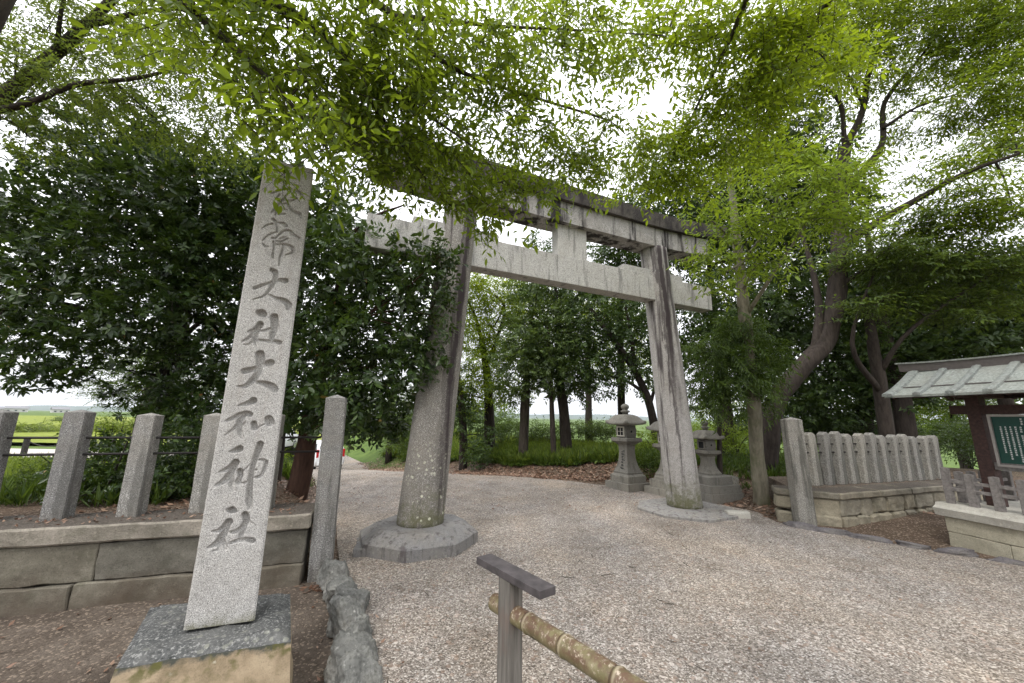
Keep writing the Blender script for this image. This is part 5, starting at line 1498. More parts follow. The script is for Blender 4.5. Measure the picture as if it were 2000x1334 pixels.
# thin grey-green tree behind the left fence: sparse crown full of sky, crooked limbs
tree('thin_tree', 'sparse small-leaved tree with crooked limbs against the sky in the upper left corner', None, (-6.4, 3.9, 0.5),
     [W(-6.4, 3.9, 0.3, 0.17), W(-6.3, 4.0, 2.2, 0.15), (at(-160, 300, 4.6), 0.13), (at(-20, 220, 4.6), 0.10)],
     [[(at(-20, 220, 4.6), 0.045), (at(60, 200, 4.5), 0.035), (at(150, 165, 4.5), 0.028), (at(270, 152, 4.5), 0.022), (at(400, 118, 4.6), 0.010)],
      [(at(-60, 240, 4.7), 0.09), (at(60, 145, 4.9), 0.075), (at(165, 52, 5.0), 0.06), (at(260, -40, 5.1), 0.045)],
      [(at(165, 52, 5.0), 0.04), (at(300, 20, 5.1), 0.025), (at(430, 20, 5.2), 0.012)],
      [(at(110, 105, 4.9), 0.03), (at(120, 20, 4.8), 0.02), (at(140, -50, 4.8), 0.01)]],
     [cl(90, 60, 4.8, 110, 80, .7, 0.9), cl(240, 50, 5.0, 120, 70, .7, 0.9), cl(60, 190, 4.7, 100, 60, .6, 1.0), cl(210, 170, 4.6, 130, 60, .6, 0.9), cl(350, 130, 4.7, 110, 70, .6, 1.1),
      cl(300, 230, 5.0, 120, 50, .6, 0.8), cl(430, 250, 5.0, 90, 80, .6, 1.0), cl(30, 130, 4.6, 70, 60, .5, 0.8), cl(60, 270, 4.9, 110, 40, .5, 0.8), cl(160, 110, 5.2, 160, 110, .6, 0.6), cl(330, 40, 5.2, 120, 60, .6, 0.8)],
     LEAF['thin'], MAT['bark_dark'], 0.085, 'alt', False, seed=8, twigs=5)
# dark glossy evergreens behind the left fence
tree('evergreen_tree', 'big dark glossy evergreen filling the left side behind the stone fence', 'dark evergreens behind the left fence', (-6.9, 7.4, 0.5),
     [W(-6.9, 7.4, 0.2, 0.2), W(-6.7, 7.3, 1.6, 0.17), W(-6.4, 7.1, 3.2, 0.13), W(-6.3, 7.0, 5.2, 0.07)],
     [[W(-6.6, 7.2, 2.2, 0.08), W(-5.9, 6.6, 2.9, 0.05), W(-5.2, 6.2, 3.3, 0.03)], [W(-6.5, 7.2, 2.8, 0.07), W(-7.4, 6.6, 3.4, 0.05), W(-8.2, 6.3, 3.6, 0.03)],
      [(at(90, 470, 6.6), 0.03), (at(40, 560, 6.2), 0.02), (at(-20, 640, 6.0), 0.012)]],
     [cl(220, 290, 7.0, 150, 80, 1.0, 2.6), cl(320, 380, 6.6, 150, 90, 1.0, 2.8), cl(150, 400, 6.8, 160, 90, 1.0, 2.6), cl(30, 440, 6.6, 120, 90, 1.0, 1.7),
      cl(240, 500, 6.4, 170, 90, 1.0, 2.8), cl(90, 560, 6.4, 140, 80, 1.0, 2.5), cl(330, 590, 6.2, 130, 80, .9, 2.6), cl(190, 640, 6.3, 150, 60, .9, 2.3),
      cl(50, 680, 6.2, 120, 60, .8, 2.1), cl(60, 740, 6.0, 110, 26, .6, 1.5), cl(400, 480, 6.6, 100, 90, .8, 2.6), cl(-40, 560, 6.4, 80, 120, .8, 2.0), cl(130, 720, 6.1, 60, 30, .5, 1.6), cl(280, 250, 7.2, 80, 50, .7, 1.8)],
     LEAF['ever'], MAT['bark_dark'], 0.125, 'rosette', True, seed=13, flat=0.35, droop=0.1, twigs=4)
tree('evergreen_tree', 'dark evergreen directly behind the carved pillar, with a slightly lighter underside', 'dark evergreens behind the left fence', (-4.55, 7.6, 0.5),
     [W(-4.55, 7.6, 0.2, 0.16), W(-4.5, 7.5, 2.0, 0.13), W(-4.4, 7.4, 4.0, 0.09), W(-4.3, 7.3, 5.6, 0.05)],
     [[W(-4.5, 7.5, 2.0, 0.06), W(-4.0, 7.0, 2.5, 0.04)], [W(-4.5, 7.5, 2.4, 0.06), W(-5.2, 7.1, 2.9, 0.04)]],
     [cl(440, 380, 7.0, 110, 90, .9, 2.5), cl(430, 560, 6.8, 110, 90, .9, 2.6), cl(360, 700, 6.8, 110, 60, .9, 2.2), cl(480, 690, 6.8, 110, 80, .9, 2.6), cl(300, 770, 7.0, 90, 45, .7, 1.3),
      cl(420, 790, 6.8, 110, 50, .8, 2.2), cl(350, 830, 6.9, 80, 50, .7, 2.2), cl(430, 870, 6.9, 80, 60, .7, 2.2), cl(520, 440, 7.2, 120, 120, .9, 2.4), cl(640, 420, 7.4, 90, 90, .9, 2.2), cl(560, 800, 7.0, 80, 60, .7, 2.2), cl(500, 330, 7.6, 90, 60, .8, 1.4)],
     LEAF['ever'], MAT['bark_dark'], 0.125, 'rosette', True, seed=17, flat=0.35, droop=0.1, twigs=3)
tree('evergreen_tree', 'dark evergreen with a reddish brown trunk, its leaves hanging over the left gate pillar', 'dark evergreens behind the left fence', (-3.85, 7.2, 0.25),
     [W(-3.85, 7.2, 0.0, 0.2), W(-3.72, 7.12, 1.0, 0.17), W(-3.6, 7.0, 2.2, 0.14), W(-3.3, 6.8, 3.6, 0.1), W(-3.2, 6.7, 4.9, 0.05)],
     [[W(-3.6, 7.0, 2.2, 0.08), W(-2.9, 6.3, 2.9, 0.05), W(-2.3, 5.7, 3.2, 0.03)], [W(-3.4, 6.9, 3.0, 0.07), W(-2.8, 6.5, 3.9, 0.04), W(-2.2, 6.0, 4.2, 0.02)], [(at(640, 500, 7.2), 0.05), (at(720, 430, 7.0), 0.035), (at(790, 400, 7.0), 0.015)]],
     [cl(640, 560, 6.6, 110, 90, .9, 2.7), cl(760, 520, 6.0, 110, 70, .8, 2.5), cl(740, 640, 6.0, 120, 80, .8, 2.8), cl(630, 700, 6.3, 110, 80, .8, 2.7),
      cl(740, 750, 5.9, 120, 70, .7, 2.6), cl(830, 560, 5.5, 60, 70, .4, 1.9, size=0.10), cl(860, 500, 5.3, 40, 40, .25, 1.3, size=0.10), cl(820, 690, 5.5, 60, 70, .4, 2.0, size=0.10), cl(700, 820, 6.2, 90, 45, .6, 2.2),
      cl(620, 800, 6.4, 80, 50, .6, 2.3), cl(700, 480, 6.6, 80, 70, .7, 2.2), cl(870, 620, 5.4, 28, 50, .2, 0.9, size=0.09), cl(770, 830, 6.5, 70, 26, .5, 1.8)],
     LEAF['ever'], MAT['bark_red'], 0.125, 'branchlet', True, seed=19, flat=0.35, droop=0.3, twigs=3)
# fine-leaved tree with a pale trunk just behind the fence gap
tree('small_tree', 'small olive-green tree with a thick grey trunk seen through the left fence', None, (-9.6, 10.2, 0.1),
     [W(-9.6, 10.2, -0.1, 0.24), W(-9.5, 10.1, 1.6, 0.21), W(-9.3, 10.0, 3.2, 0.15), W(-9.2, 9.9, 4.6, 0.08)], [],
     [cl(270, 760, 10.6, 90, 40, 1.0, 1.6), cl(330, 720, 10.6, 80, 60, 1.0, 1.8), cl(230, 700, 10.8, 60, 40, 1.0, 1.2), cl(380, 780, 10.2, 60, 50, 1.0, 1.6)],
     LEAF['shrub'], MAT['bark'], 0.10, 'alt', False, seed=23, twigs=3)

# right side: slender pale trunk with feathery foliage close to the gate
tree('slender_tree', 'slender straight tree with a pale mossy trunk and light green sprays beside the gate', None, (5.29, 8.41, 0.0),
     [W(5.29, 8.41, -0.2, 0.165), (at(1480, 900, 7.95), 0.145), (at(1470, 760, 7.9), 0.13), (at(1455, 620, 7.9), 0.115), (at(1440, 480, 7.9), 0.09), (at(1428, 360, 8.0), 0.055), (at(1420, 260, 8.1), 0.02)],
     [[(at(1455, 620, 7.9), 0.045), (at(1520, 520, 7.2), 0.03), (at(1580, 430, 6.8), 0.015)], [(at(1445, 520, 7.9), 0.04), (at(1500, 440, 7.0), 0.025), (at(1530, 340, 6.6), 0.012)],
      [(at(1440, 480, 7.9), 0.035), (at(1400, 440, 7.0), 0.02), (at(1370, 420, 6.6), 0.01)], [(at(1450, 570, 7.9), 0.035), (at(1480, 500, 6.9), 0.022), (at(1420, 530, 6.4), 0.01)]],
     [cl(1530, 300, 6.6, 90, 40, .5, 1.22), cl(1480, 360, 6.5, 90, 40, .5, 1.22), cl(1600, 350, 6.8, 80, 45, .5, 1.37), cl(1390, 415, 6.4, 60, 22, .4, 1.22), cl(1560, 420, 6.8, 110, 40, .5, 1.51),
      cl(1460, 450, 6.6, 100, 35, .5, 1.44), cl(1390, 500, 6.4, 55, 35, .4, 1.15), cl(1480, 520, 6.6, 80, 35, .5, 1.30), cl(1640, 430, 7.0, 70, 50, .6, 1.37), cl(1420, 560, 6.5, 50, 25, .3, 0.86), cl(1650, 340, 7.0, 60, 40, .5, 1.15), cl(1380, 350, 6.5, 50, 18, .3, 0.86)],
     LEAF['bright'], MAT['bark_pole'], 0.135, 'alt', True, seed=29, twigs=4, flat=0.8)
tree('feathery_tree', 'low drooping tree with feathery mid-green fronds beside the slender pale trunk', None, (4.75, 9.0, 0.1),
     [W(4.75, 9.0, -0.1, 0.06), (at(1405, 850, 8.6), 0.05), (at(1410, 740, 8.4), 0.04), (at(1425, 640, 8.4), 0.02)], [],
     [cl(1400, 690, 8.0, 70, 40, .5, 1.9), cl(1440, 740, 7.8, 70, 45, .5, 1.9), cl(1380, 770, 8.0, 50, 50, .5, 1.7), cl(1450, 650, 8.0, 60, 45, .5, 1.7), cl(1500, 710, 7.9, 50, 40, .4, 1.5), cl(1490, 770, 8.0, 40, 40, .4, 1.0)],
     LEAF['cedar'], MAT['bark_dark'], 0.12, 'feather', False, seed=31, flat=0.5, droop=0.45, twigs=3)
# great leaning zelkova behind it
tree('leaning_tree', 'great leaning tree with a curved forked trunk and a wide airy crown on the right', None, (6.2, 9.9, 0.1),
     [W(6.2, 9.9, -0.2, 0.30), (at(1500, 880, 9.3), 0.24), (at(1512, 790, 9.3), 0.22), (at(1560, 725, 9.3), 0.22), (at(1610, 670, 9.4), 0.20), (at(1632, 590, 9.5), 0.19), (at(1640, 480, 9.7), 0.18), (at(1640, 380, 10.0), 0.17), (at(1650, 290, 10.4), 0.14)],
     [[(at(1650, 290, 10.4), 0.11), (at(1685, 215, 10.6), 0.08), (at(1700, 130, 10.8), 0.06), (at(1740, 60, 11), 0.04), (at(1760, -30, 11), 0.02)],
      [(at(1640, 380, 10.0), 0.11), (at(1720, 290, 10.2), 0.08), (at(1728, 200, 10.4), 0.055), (at(1800, 110, 10.6), 0.035), (at(1850, 40, 10.7), 0.02)],
      [(at(1650, 290, 10.4), 0.06), (at(1640, 200, 10.2), 0.05), (at(1590, 160, 10.0), 0.03), (at(1540, 130, 9.8), 0.015)],
      [(at(1640, 480, 9.7), 0.11), (at(1720, 430, 9.2), 0.085), (at(1800, 385, 8.8), 0.065), (at(1880, 340, 8.4), 0.05), (at(1990, 300, 8.0), 0.03)],
      [(at(1725, 250, 10.2), 0.045), (at(1790, 210, 10.0), 0.03), (at(1880, 180, 9.8), 0.015)],
      [(at(1690, 215, 10.6), 0.04), (at(1650, 130, 10.6), 0.03), (at(1630, 60, 10.6), 0.015)],
      [(at(1590, 700, 9.35), 0.12), (at(1600, 620, 9.6), 0.1), (at(1590, 540, 9.9), 0.07), (at(1560, 440, 10.2), 0.04)],
      [(at(1640, 560, 9.5), 0.08), (at(1700, 520, 9.2), 0.05), (at(1740, 480, 9.1), 0.02)]],
     [cl(1640, 60, 10.4, 130, 60, 1.2, 1.56), cl(1760, 40, 10.6, 120, 60, 1.2, 1.04), cl(1560, 150, 10.0, 110, 60, 1.2, 1.82), cl(1680, 160, 10.4, 100, 50, 1.2, 0.91), cl(1860, 100, 10.2, 130, 70, 1.2, 1.43),
      cl(1960, 60, 9.5, 110, 80, 1.2, 1.95), cl(1950, 180, 9.2, 110, 70, 1.0, 2.08), cl(1850, 230, 9.4, 110, 40, 1.0, 1.17), cl(1940, 290, 8.6, 100, 40, .9, 2.08), cl(1800, 350, 8.8, 90, 26, .8, 1.17),
      cl(1900, 380, 8.4, 120, 36, .8, 1.95), cl(1980, 420, 8.2, 90, 40, .8, 2.21), cl(1760, 180, 10.2, 80, 40, 1.0, 0.78), cl(1700, 60, 10.8, 200, 110, 1.2, 0.65),
      cl(1830, 440, 8.8, 120, 26, .8, 2.08),
      cl(1740, 270, 10.4, 60, 50, .8, 0.45), cl(1700, 330, 9.6, 60, 30, .7, 0.9), cl(1700, -90, 10.6, 220, 90, 1.4, 1.2), cl(1950, -80, 10.0, 180, 90, 1.4, 1.3), cl(2090, 120, 9.4, 90, 160, 1.3, 1.4), cl(1600, 60, 10.0, 140, 70, 1.2, 1.3), cl(1900, 20, 9.8, 140, 60, 1.2, 1.4), cl(1990, 250, 9, 60, 60, .8, 1.56)],
     LEAF['zelkova'], MAT['bark_dark'], 0.15, 'alt', False, seed=37, twigs=5, flat=0.85, sides=16)
tree('spreading_tree', 'layered mid-green tree spreading low over the picket fence and the notice board roof', None, (9.3, 9.6, 0.4),
     [W(9.3, 9.6, 0.1, 0.17), W(9.25, 9.5, 1.8, 0.15), W(9.0, 9.2, 3.4, 0.12), W(8.7, 8.9, 4.8, 0.08)], [[W(9.2, 9.4, 2.4, 0.08), W(8.2, 8.9, 3.6, 0.05), (at(1720, 500, 9.0), 0.02)], [W(9.1, 9.3, 2.9, 0.07), W(9.4, 8.6, 3.9, 0.04), (at(1960, 520, 8.6), 0.02)]],
     [cl(1830, 440, 8.8, 120, 26, .8, 2.08), cl(1720, 500, 9.0, 120, 36, .8, 2.47), cl(1850, 520, 8.8, 140, 40, .9, 2.60), cl(1960, 520, 8.6, 90, 50, .9, 2.60), cl(1760, 590, 9.2, 100, 36, .8, 1.82), cl(1780, 520, 8.8, 110, 36, .8, 1.9), cl(1900, 600, 8.8, 110, 40, .8, 1.8), cl(1690, 600, 8.8, 70, 22, .6, 1.4)],
     LEAF['layer'], MAT['bark_dark'], 0.15, 'alt', False, seed=39, twigs=4, flat=0.82)
# dark woodland behind the right fence
DK = 'dark woodland trees behind the right fence'
def forest_tree(label, px, dep, gpx, h, clumps, seed, leaf='dark', size=0.17, kind='branchlet', bark='bark_dark', r0=0.2, name='woodland_tree', group=DK, z=0.3):
    b = at(px, 667, dep); bx, by = b[0], b[1]
    zb = tz1(bx, by) - 0.2
    tree(name, label, group, (bx, by, zb), [W(bx, by, zb, r0), W(bx + 0.1, by, zb + h * .3, r0 * .85), W(bx + 0.05, by + .1, zb + h * .65, r0 * .6), W(bx, by, zb + h, r0 * .25)],
         [], clumps, LEAF[leaf], MAT[bark], size, kind, False, seed=seed, flat=0.4, droop=0.15, twigs=2)
forest_tree('tall dark evergreen rising behind the right end of the gate lintel', 1400, 14.0, 0, 8.5,
    [cl(1330, 430, 14, 120, 70, 1.6, 2.2), cl(1420, 340, 14, 130, 80, 1.6, 2.3), cl(1500, 250, 14.4, 100, 80, 1.5, 1.6), cl(1300, 520, 14, 90, 60, 1.4, 1.5), cl(1420, 470, 14, 120, 90, 1.6, 2.4), cl(1260, 420, 14.4, 90, 50, 1.4, 1.7), cl(1520, 380, 14, 100, 100, 1.5, 2.2), cl(1590, 300, 14.2, 70, 80, 1.4, 2.0), cl(1610, 420, 14, 90, 80, 1.4, 2.2), cl(1560, 500, 14, 90, 60, 1.4, 2.2), cl(1480, 180, 14.6, 60, 50, 1.2, 1.4), cl(1220, 470, 14.6, 60, 40, 1.2, 1.3)], 41, r0=0.24)
forest_tree('dark evergreen just right of the gate, above the short lantern', 1395, 12.5, 0, 6,
    [cl(1370, 640, 12.5, 90, 70, 1.3, 2.2), cl(1450, 600, 12.5, 110, 80, 1.3, 2.3), cl(1400, 700, 12.3, 90, 50, 1.2, 1.3), cl(1540, 620, 12.6, 100, 80, 1.3, 2.1)], 43, r0=0.16)
forest_tree('broad dark evergreen behind the leaning trunk', 1660, 13.0, 0, 7,
    [cl(1650, 560, 13, 130, 80, 1.5, 2.3), cl(1600, 700, 12.8, 130, 80, 1.4, 2.2), cl(1720, 640, 12.8, 120, 80, 1.4, 2.3), cl(1680, 770, 12.4, 130, 50, 1.3, 2.2), cl(1600, 800, 12.6, 90, 40, 1.2, 1.8), cl(1740, 720, 12.5, 90, 70, 1.2, 2.2)], 47, r0=0.22)
forest_tree('dark evergreen with a thick straight trunk showing above the picket fence', 1733, 11.6, 0, 7.5,
    [cl(1780, 560, 12, 130, 80, 1.4, 2.2), cl(1840, 640, 11.8, 130, 60, 1.3, 2.1), cl(1780, 700, 11.6, 110, 60, 1.3, 2.3), cl(1700, 700, 11.8, 80, 60, 1.2, 1.8), cl(1860, 560, 12, 120, 70, 1.3, 2.0)], 53, r0=0.25)
forest_tree('dark tree at the right edge above the notice board roof', 1930, 10.8, 0, 6.5,
    [cl(1930, 600, 10.8, 110, 60, 1.2, 2.1), cl(1980, 540, 10.8, 90, 80, 1.2, 2.0), cl(1940, 680, 10.6, 120, 40, 1.2, 2.2), cl(1860, 690, 10.8, 90, 36, 1.1, 1.9), cl(2010, 640, 10.6, 60, 60, 1, 2.0)], 59, r0=0.18)
forest_tree('lighter woodland tree far behind the notice board roof', 1880, 18.0, 0, 7,
    [cl(1880, 620, 18, 110, 80, 2, 1.5), cl(1960, 690, 18, 100, 60, 2, 1.5), cl(1800, 740, 18, 110, 50, 2, 1.6), cl(1900, 780, 18, 120, 40, 2, 1.4)], 61, leaf='mid', size=0.2)
forest_tree('sunlit lime-green tree glimpsed under the notice board eaves', 1830, 19.0, 0, 3.8,
    [cl(1840, 830, 19, 110, 32, 2, 2.6), cl(1800, 800, 19, 70, 30, 2, 1.2), cl(1870, 790, 19, 60, 26, 2, 0.9)], 67, leaf='bright', size=0.2, kind='alt')
forest_tree('dark undergrowth tree between the leaning trunk and the picket fence', 1580, 14.5, 0, 5,
    [cl(1570, 830, 14.5, 90, 50, 1.5, 2.2), cl(1660, 820, 14.3, 90, 40, 1.4, 2.2), cl(1540, 740, 14.5, 80, 60, 1.4, 1.9), cl(1480, 640, 15, 90, 60, 1.4, 1.6), cl(1480, 800, 15, 60, 60, 1.3, 1.5)], 71)
forest_tree('pale sunlit tree in the gap behind the short lantern', 1410, 20.0, 0, 4.5,
    [cl(1400, 820, 20, 70, 60, 1.8, 1.2), cl(1470, 850, 20, 70, 40, 1.6, 1.6), cl(1360, 860, 20, 50, 40, 1.5, 1.5)], 73, leaf='bright', size=0.19, kind='alt')

# trees on the bank, seen through the gate
BG = 'trees on the bank beyond the gate'
def bank_tree(label, foot, dep, trunk_px, limbs, clumps, seed, leaf, size, kind, bark='bark_dark', r0=0.2, flat=0.45):
    b = at(foot[0], foot[1], dep); zb = tz1(b[0], b[1]) - 0.15
    base = np.array([b[0], b[1], zb])
    tr = [(base, r0)] + [(at(x, y, dep + dd), r) for x, y, dd, r in trunk_px]
    tree('bank_tree', label, BG, base, tr, [[(at(x, y, dep + dd), r) for x, y, dd, r in l] for l in limbs], clumps, LEAF[leaf], MAT[bark], size, kind, False, seed=seed, flat=flat, droop=0.15, twigs=3)
bank_tree('yellow-green tree with crooked dark limbs, nearest the left gate pillar', (957, 880), 15.5, [(955, 800, 0, .2), (950, 720, 0, .16), (940, 660, 0, .13)],
    [[(950, 720, 0, .1), (975, 650, 0, .07), (985, 600, 0, .05), (965, 575, 0, .03)], [(940, 660, 0, .09), (925, 610, 0, .06), (905, 570, 0, .035)], [(985, 600, 0, .04), (960, 640, .3, .03), (945, 590, .3, .02)]],
    [cl(930, 560, 15.5, 90, 45, 1.5, 2.2), cl(1000, 590, 15.5, 70, 50, 1.4, 1.5), cl(900, 640, 15.3, 70, 60, 1.3, 1.9), cl(960, 640, 15.8, 80, 70, 1.4, 1.3), cl(930, 720, 15.2, 70, 50, 1.3, 1.7), cl(960, 760, 15, 70, 36, 1.2, 1.5), cl(890, 780, 15.2, 50, 50, 1.2, 1.7), cl(970, 690, 15.3, 50, 40, 1.2, 1.1)],
    81, 'sunny', 0.17, 'alt', 'bark_dark', 0.22, 0.7)
bank_tree('round dark broadleaf tree with a thick trunk, left of centre under the tie beam', (1022, 862), 14.0, [(1025, 800, 0, .17), (1030, 720, 0, .13), (1040, 620, 0, .08)], [],
    [cl(1020, 700, 13.6, 60, 55, 1.2, 2.2), cl(1060, 640, 13.6, 80, 60, 1.3, 2.2), cl(1000, 760, 13.8, 50, 36, 1.0, 1.7), cl(1050, 560, 14, 70, 50, 1.3, 2.0), cl(1020, 650, 14, 50, 40, 1.1, 1.6), cl(1080, 720, 13.6, 60, 50, 1.1, 2.2)],
    83, 'mid', 0.16, 'branchlet', 'bark', 0.19)
bank_tree('thin straight dark tree between two thick trunks', (1082, 868), 13.2, [(1078, 800, 0, .085), (1074, 720, 0, .07), (1070, 640, 0, .04)], [],
    [cl(1075, 690, 13.2, 60, 50, 1.0, 1.6), cl(1060, 730, 13.2, 50, 40, 1.0, 1.3)], 87, 'mid', 0.14, 'branchlet', 'bark_dark', 0.10)
bank_tree('dark broadleaf tree with a leaning thick trunk, right of the thin one', (1108, 868), 13.8, [(1102, 810, 0, .19), (1094, 740, 0, .15), (1090, 640, 0, .10), (1085, 560, 0, .05)],
    [[(1094, 740, 0, .08), (1130, 690, 0, .05), (1160, 650, 0, .02)]],
    [cl(1120, 640, 13.8, 70, 60, 1.3, 1.9), cl(1110, 560, 14, 90, 40, 1.4, 2.0), cl(1140, 700, 13.8, 70, 50, 1.2, 1.8), cl(1110, 750, 13.8, 60, 36, 1.0, 1.5), cl(1150, 760, 14, 50, 30, 1.0, 0.9)],
    89, 'dark', 0.15, 'branchlet', 'bark_dark', 0.21)
bank_tree('dark tree with long limbs leaning left, behind the tall lantern', (1290, 880), 13.0, [(1278, 830, 0, .15), (1262, 770, 0, .13), (1225, 700, 0, .11), (1180, 640, 0, .08), (1145, 590, 0, .04)],
    [[(1262, 770, 0, .07), (1225, 745, 0, .05), (1190, 735, 0, .03)], [(1240, 720, 0, .08), (1230, 640, 0, .05), (1215, 570, 0, .03)], [(1268, 800, 0, .06), (1290, 700, .3, .04), (1280, 620, .5, .02)]],
    [cl(1190, 610, 13, 80, 50, 1.2, 1.5), cl(1240, 640, 13, 60, 70, 1.2, 1.5), cl(1160, 700, 13, 60, 50, 1.1, 1.3), cl(1230, 740, 13, 50, 40, 1.0, 1.0), cl(1180, 740, 13, 50, 26, 1, 0.9), cl(1280, 680, 13.2, 40, 70, 1.0, 1.4)],
    91, 'dark', 0.14, 'branchlet', 'bark_dark', 0.17)
bank_tree('tall straight dark tree rising behind the tall lantern', (1216, 875), 15.0, [(1214, 800, 0, .15), (1212, 680, 0, .13), (1210, 560, 0, .1), (1208, 480, 0, .05)], [],
    [cl(1200, 560, 15, 60, 50, 1.2, 1.4), cl(1180, 500, 15, 70, 40, 1.3, 1.6), cl(1225, 600, 15, 45, 60, 1.1, 1.4), cl(1240, 510, 15, 60, 40, 1.2, 1.6), cl(1060, 500, 17, 40, 26, 1.2, 1.5), cl(1040, 475, 17, 18, 24, .8, 1.2)],
    93, 'dark', 0.15, 'branchlet', 'bark_dark', 0.16)
bank_tree('dark ivy-covered tree beside the left gate pillar', (905, 905), 14.5, [(905, 850, 0, .16), (900, 780, 0, .12), (890, 700, 0, .07)], [],
    [cl(900, 820, 14.5, 40, 40, 1.0, 1.7), cl(880, 760, 14.5, 50, 50, 1.1, 1.7), cl(930, 885, 13.8, 28, 26, .5, 2.0), cl(950, 850, 14.5, 30, 20, .6, 1.3)], 95, 'dark', 0.13, 'branchlet', 'bark_dark', 0.17)
bank_tree('sunlit light green tree filling the gap behind the dark bank trees', (1150, 860), 24.0, [(1150, 780, 0, .2), (1148, 680, 0, .15), (1150, 580, 0, .08)], [],
    [cl(1140, 620, 24, 90, 70, 2.2, 1.3), cl(1060, 590, 24, 80, 60, 2.2, 1.2), cl(1220, 600, 24, 70, 60, 2.0, 1.2), cl(1180, 700, 24, 70, 40, 2.0, 1.2), cl(1260, 690, 24, 50, 60, 2.0, 1.2), cl(1040, 690, 24, 60, 50, 2.0, 1.1)], 98, 'sunny', 0.22, 'alt', 'bark_dark', 0.25)
bank_tree('pale grey-green rounded tree far behind the yellow-green one', (960, 850), 40.0, [(960, 820, 0, .3), (960, 780, 0, .15)], [],
    [cl(965, 815, 40, 50, 34, 3.5, 2.4), cl(920, 810, 40, 40, 30, 3.0, 2.4)], 97, 'mid', 0.34, 'branchlet', 'bark_dark', 0.3)
bank_tree('leafy trees hanging over the far end of the gravel path', (760, 872), 24.0, [(765, 820, 0, .16), (770, 760, 0, .1)], [],
    [cl(760, 820, 24, 70, 40, 2.0, 2.2), cl(700, 790, 26, 70, 50, 2.0, 2.2), cl(790, 860, 20, 40, 22, 1.2, 2.0), cl(820, 800, 22, 60, 50, 1.8, 2.2)], 99, 'shrub', 0.2, 'alt', 'bark_dark', 0.2)

# ------------------------------------------------------------------ shrubs, hedge, grass, litter
def shrub(name, label, group, px, py, dep, rx, ry, rz, leaf, size, kind='alt', seed=1, cov=2.2, extra=(), flat=0.4, fine=False):
    c = at(px, py, dep)
    zb = tz1(c[0], c[1]) - 0.03
    t = thing(name, label, 'shrub', (c[0], c[1], zb), 0, group)
    C = Crown(seed); base = np.array([c[0], c[1], zb])
    for d in [cl(px, py, dep, rx, ry, rz, cov)] + list(extra):
        C.clump(d['c'] - base, d['r'], size, kind, d['cov'], fine, flat, 0.0)
    bm = bmesh.new(); rg = np.random.default_rng(seed)
    for k in range(6):
        a = rg.normal(size=3) * 0.08; a[2] = 0
        e_ = (c - base) + rg.normal(size=3) * np.array([pxr(rx, dep), rz, pxr(ry, dep)]) * 0.5
        pp, rr = smooth_path([a, (a + e_) / 2 + rg.normal(size=3) * 0.05, e_], [0.02, 0.014, 0.006], 3)
        bm_tube(bm, pp, rr, 5)
    bm_obj('stem', bm, MAT['twig'], t)
    C.build('foliage', LEAF[leaf], t)
LS = 'shrubs behind the left fence'
shrub('shrub', 'olive-green weedy shrub in the left-hand gap of the stone fence', LS, 90, 950, 5.6, 80, 50, .6, 'shrub', 0.07, 'alt', 201, 1.9)
shrub('shrub', 'dark leafy shrub behind the second and third fence posts', LS, 215, 930, 5.4, 75, 75, .6, 'ever', 0.08, 'branchlet', 203, 2.2)
shrub('shrub', 'dark shrub filling the gap left of the carved pillar', LS, 335, 905, 5.6, 80, 90, .6, 'ever', 0.08, 'branchlet', 205, 2.4)
shrub('shrub', 'light green bush standing out against the meadow beside the second post', LS, 215, 835, 9.5, 22, 24, .5, 'bright', 0.09, 'alt', 207, 1.6)
shrub('shrub', 'tangled twiggy shrub under the upper rail, third gap of the fence', LS, 210, 870, 6.8, 50, 30, .6, 'ever', 0.085, 'branchlet', 209, 1.3)
shrub('shrub', 'yellow-green sapling right of the carved pillar by the brown trunk', LS, 548, 905, 8.2, 14, 30, .3, 'bright', 0.08, 'alt', 211, 1.6)
RS = 'shrubs near the lanterns'
shrub('shrub', 'low mossy green shrub left of the right square post', RS, 1525, 925, 9.2, 50, 18, .5, 'cedar', 0.07, 'feather', 221, 2.6)
shrub('shrub', 'broad-leaved dark shrub behind the short lantern', RS, 1440, 920, 10.2, 60, 36, .7, 'dark', 0.11, 'alt', 223, 2.2)
shrub('shrub', 'bright sunlit shrub over the roof of the short lantern', RS, 1430, 860, 11.5, 70, 30, .8, 'bright', 0.11, 'alt', 225, 2.2)
shrub('shrub', 'dark green shrub between the two lanterns', RS, 1275, 915, 10.6, 36, 34, .6, 'shrub', 0.09, 'alt', 227, 2.2)
shrub('shrub', 'sunlit shrub behind the tall lantern', RS, 1275, 865, 12.2, 44, 26, .8, 'bright', 0.11, 'alt', 229, 2.2)
MB_ = 'bushes along the far meadow'
for i, (px, py, dp, rx, ry, lab) in enumerate(((30, 838, 34, 60, 12, 'leftmost yellow-green bush at the edge of the far meadow'), (105, 842, 36, 50, 11, 'yellow-green bush over the meadow between the first two fence posts'),
        (190, 836, 38, 60, 13, 'yellow-green bush on the meadow right of the second fence post'), (290, 838, 36, 60, 13, 'yellow-green meadow bush behind the thick grey trunk'), (130, 822, 70, 34, 9, 'grey-green bush further off on the skyline above the meadow'))):
    shrub('bush', lab, MB_, px, py, dp, rx, ry, 1.5, 'grass' if i < 4 else 'mid', 0.3, 'alt', 271 + i, 2.4)
US = 'undergrowth behind the picket fence'
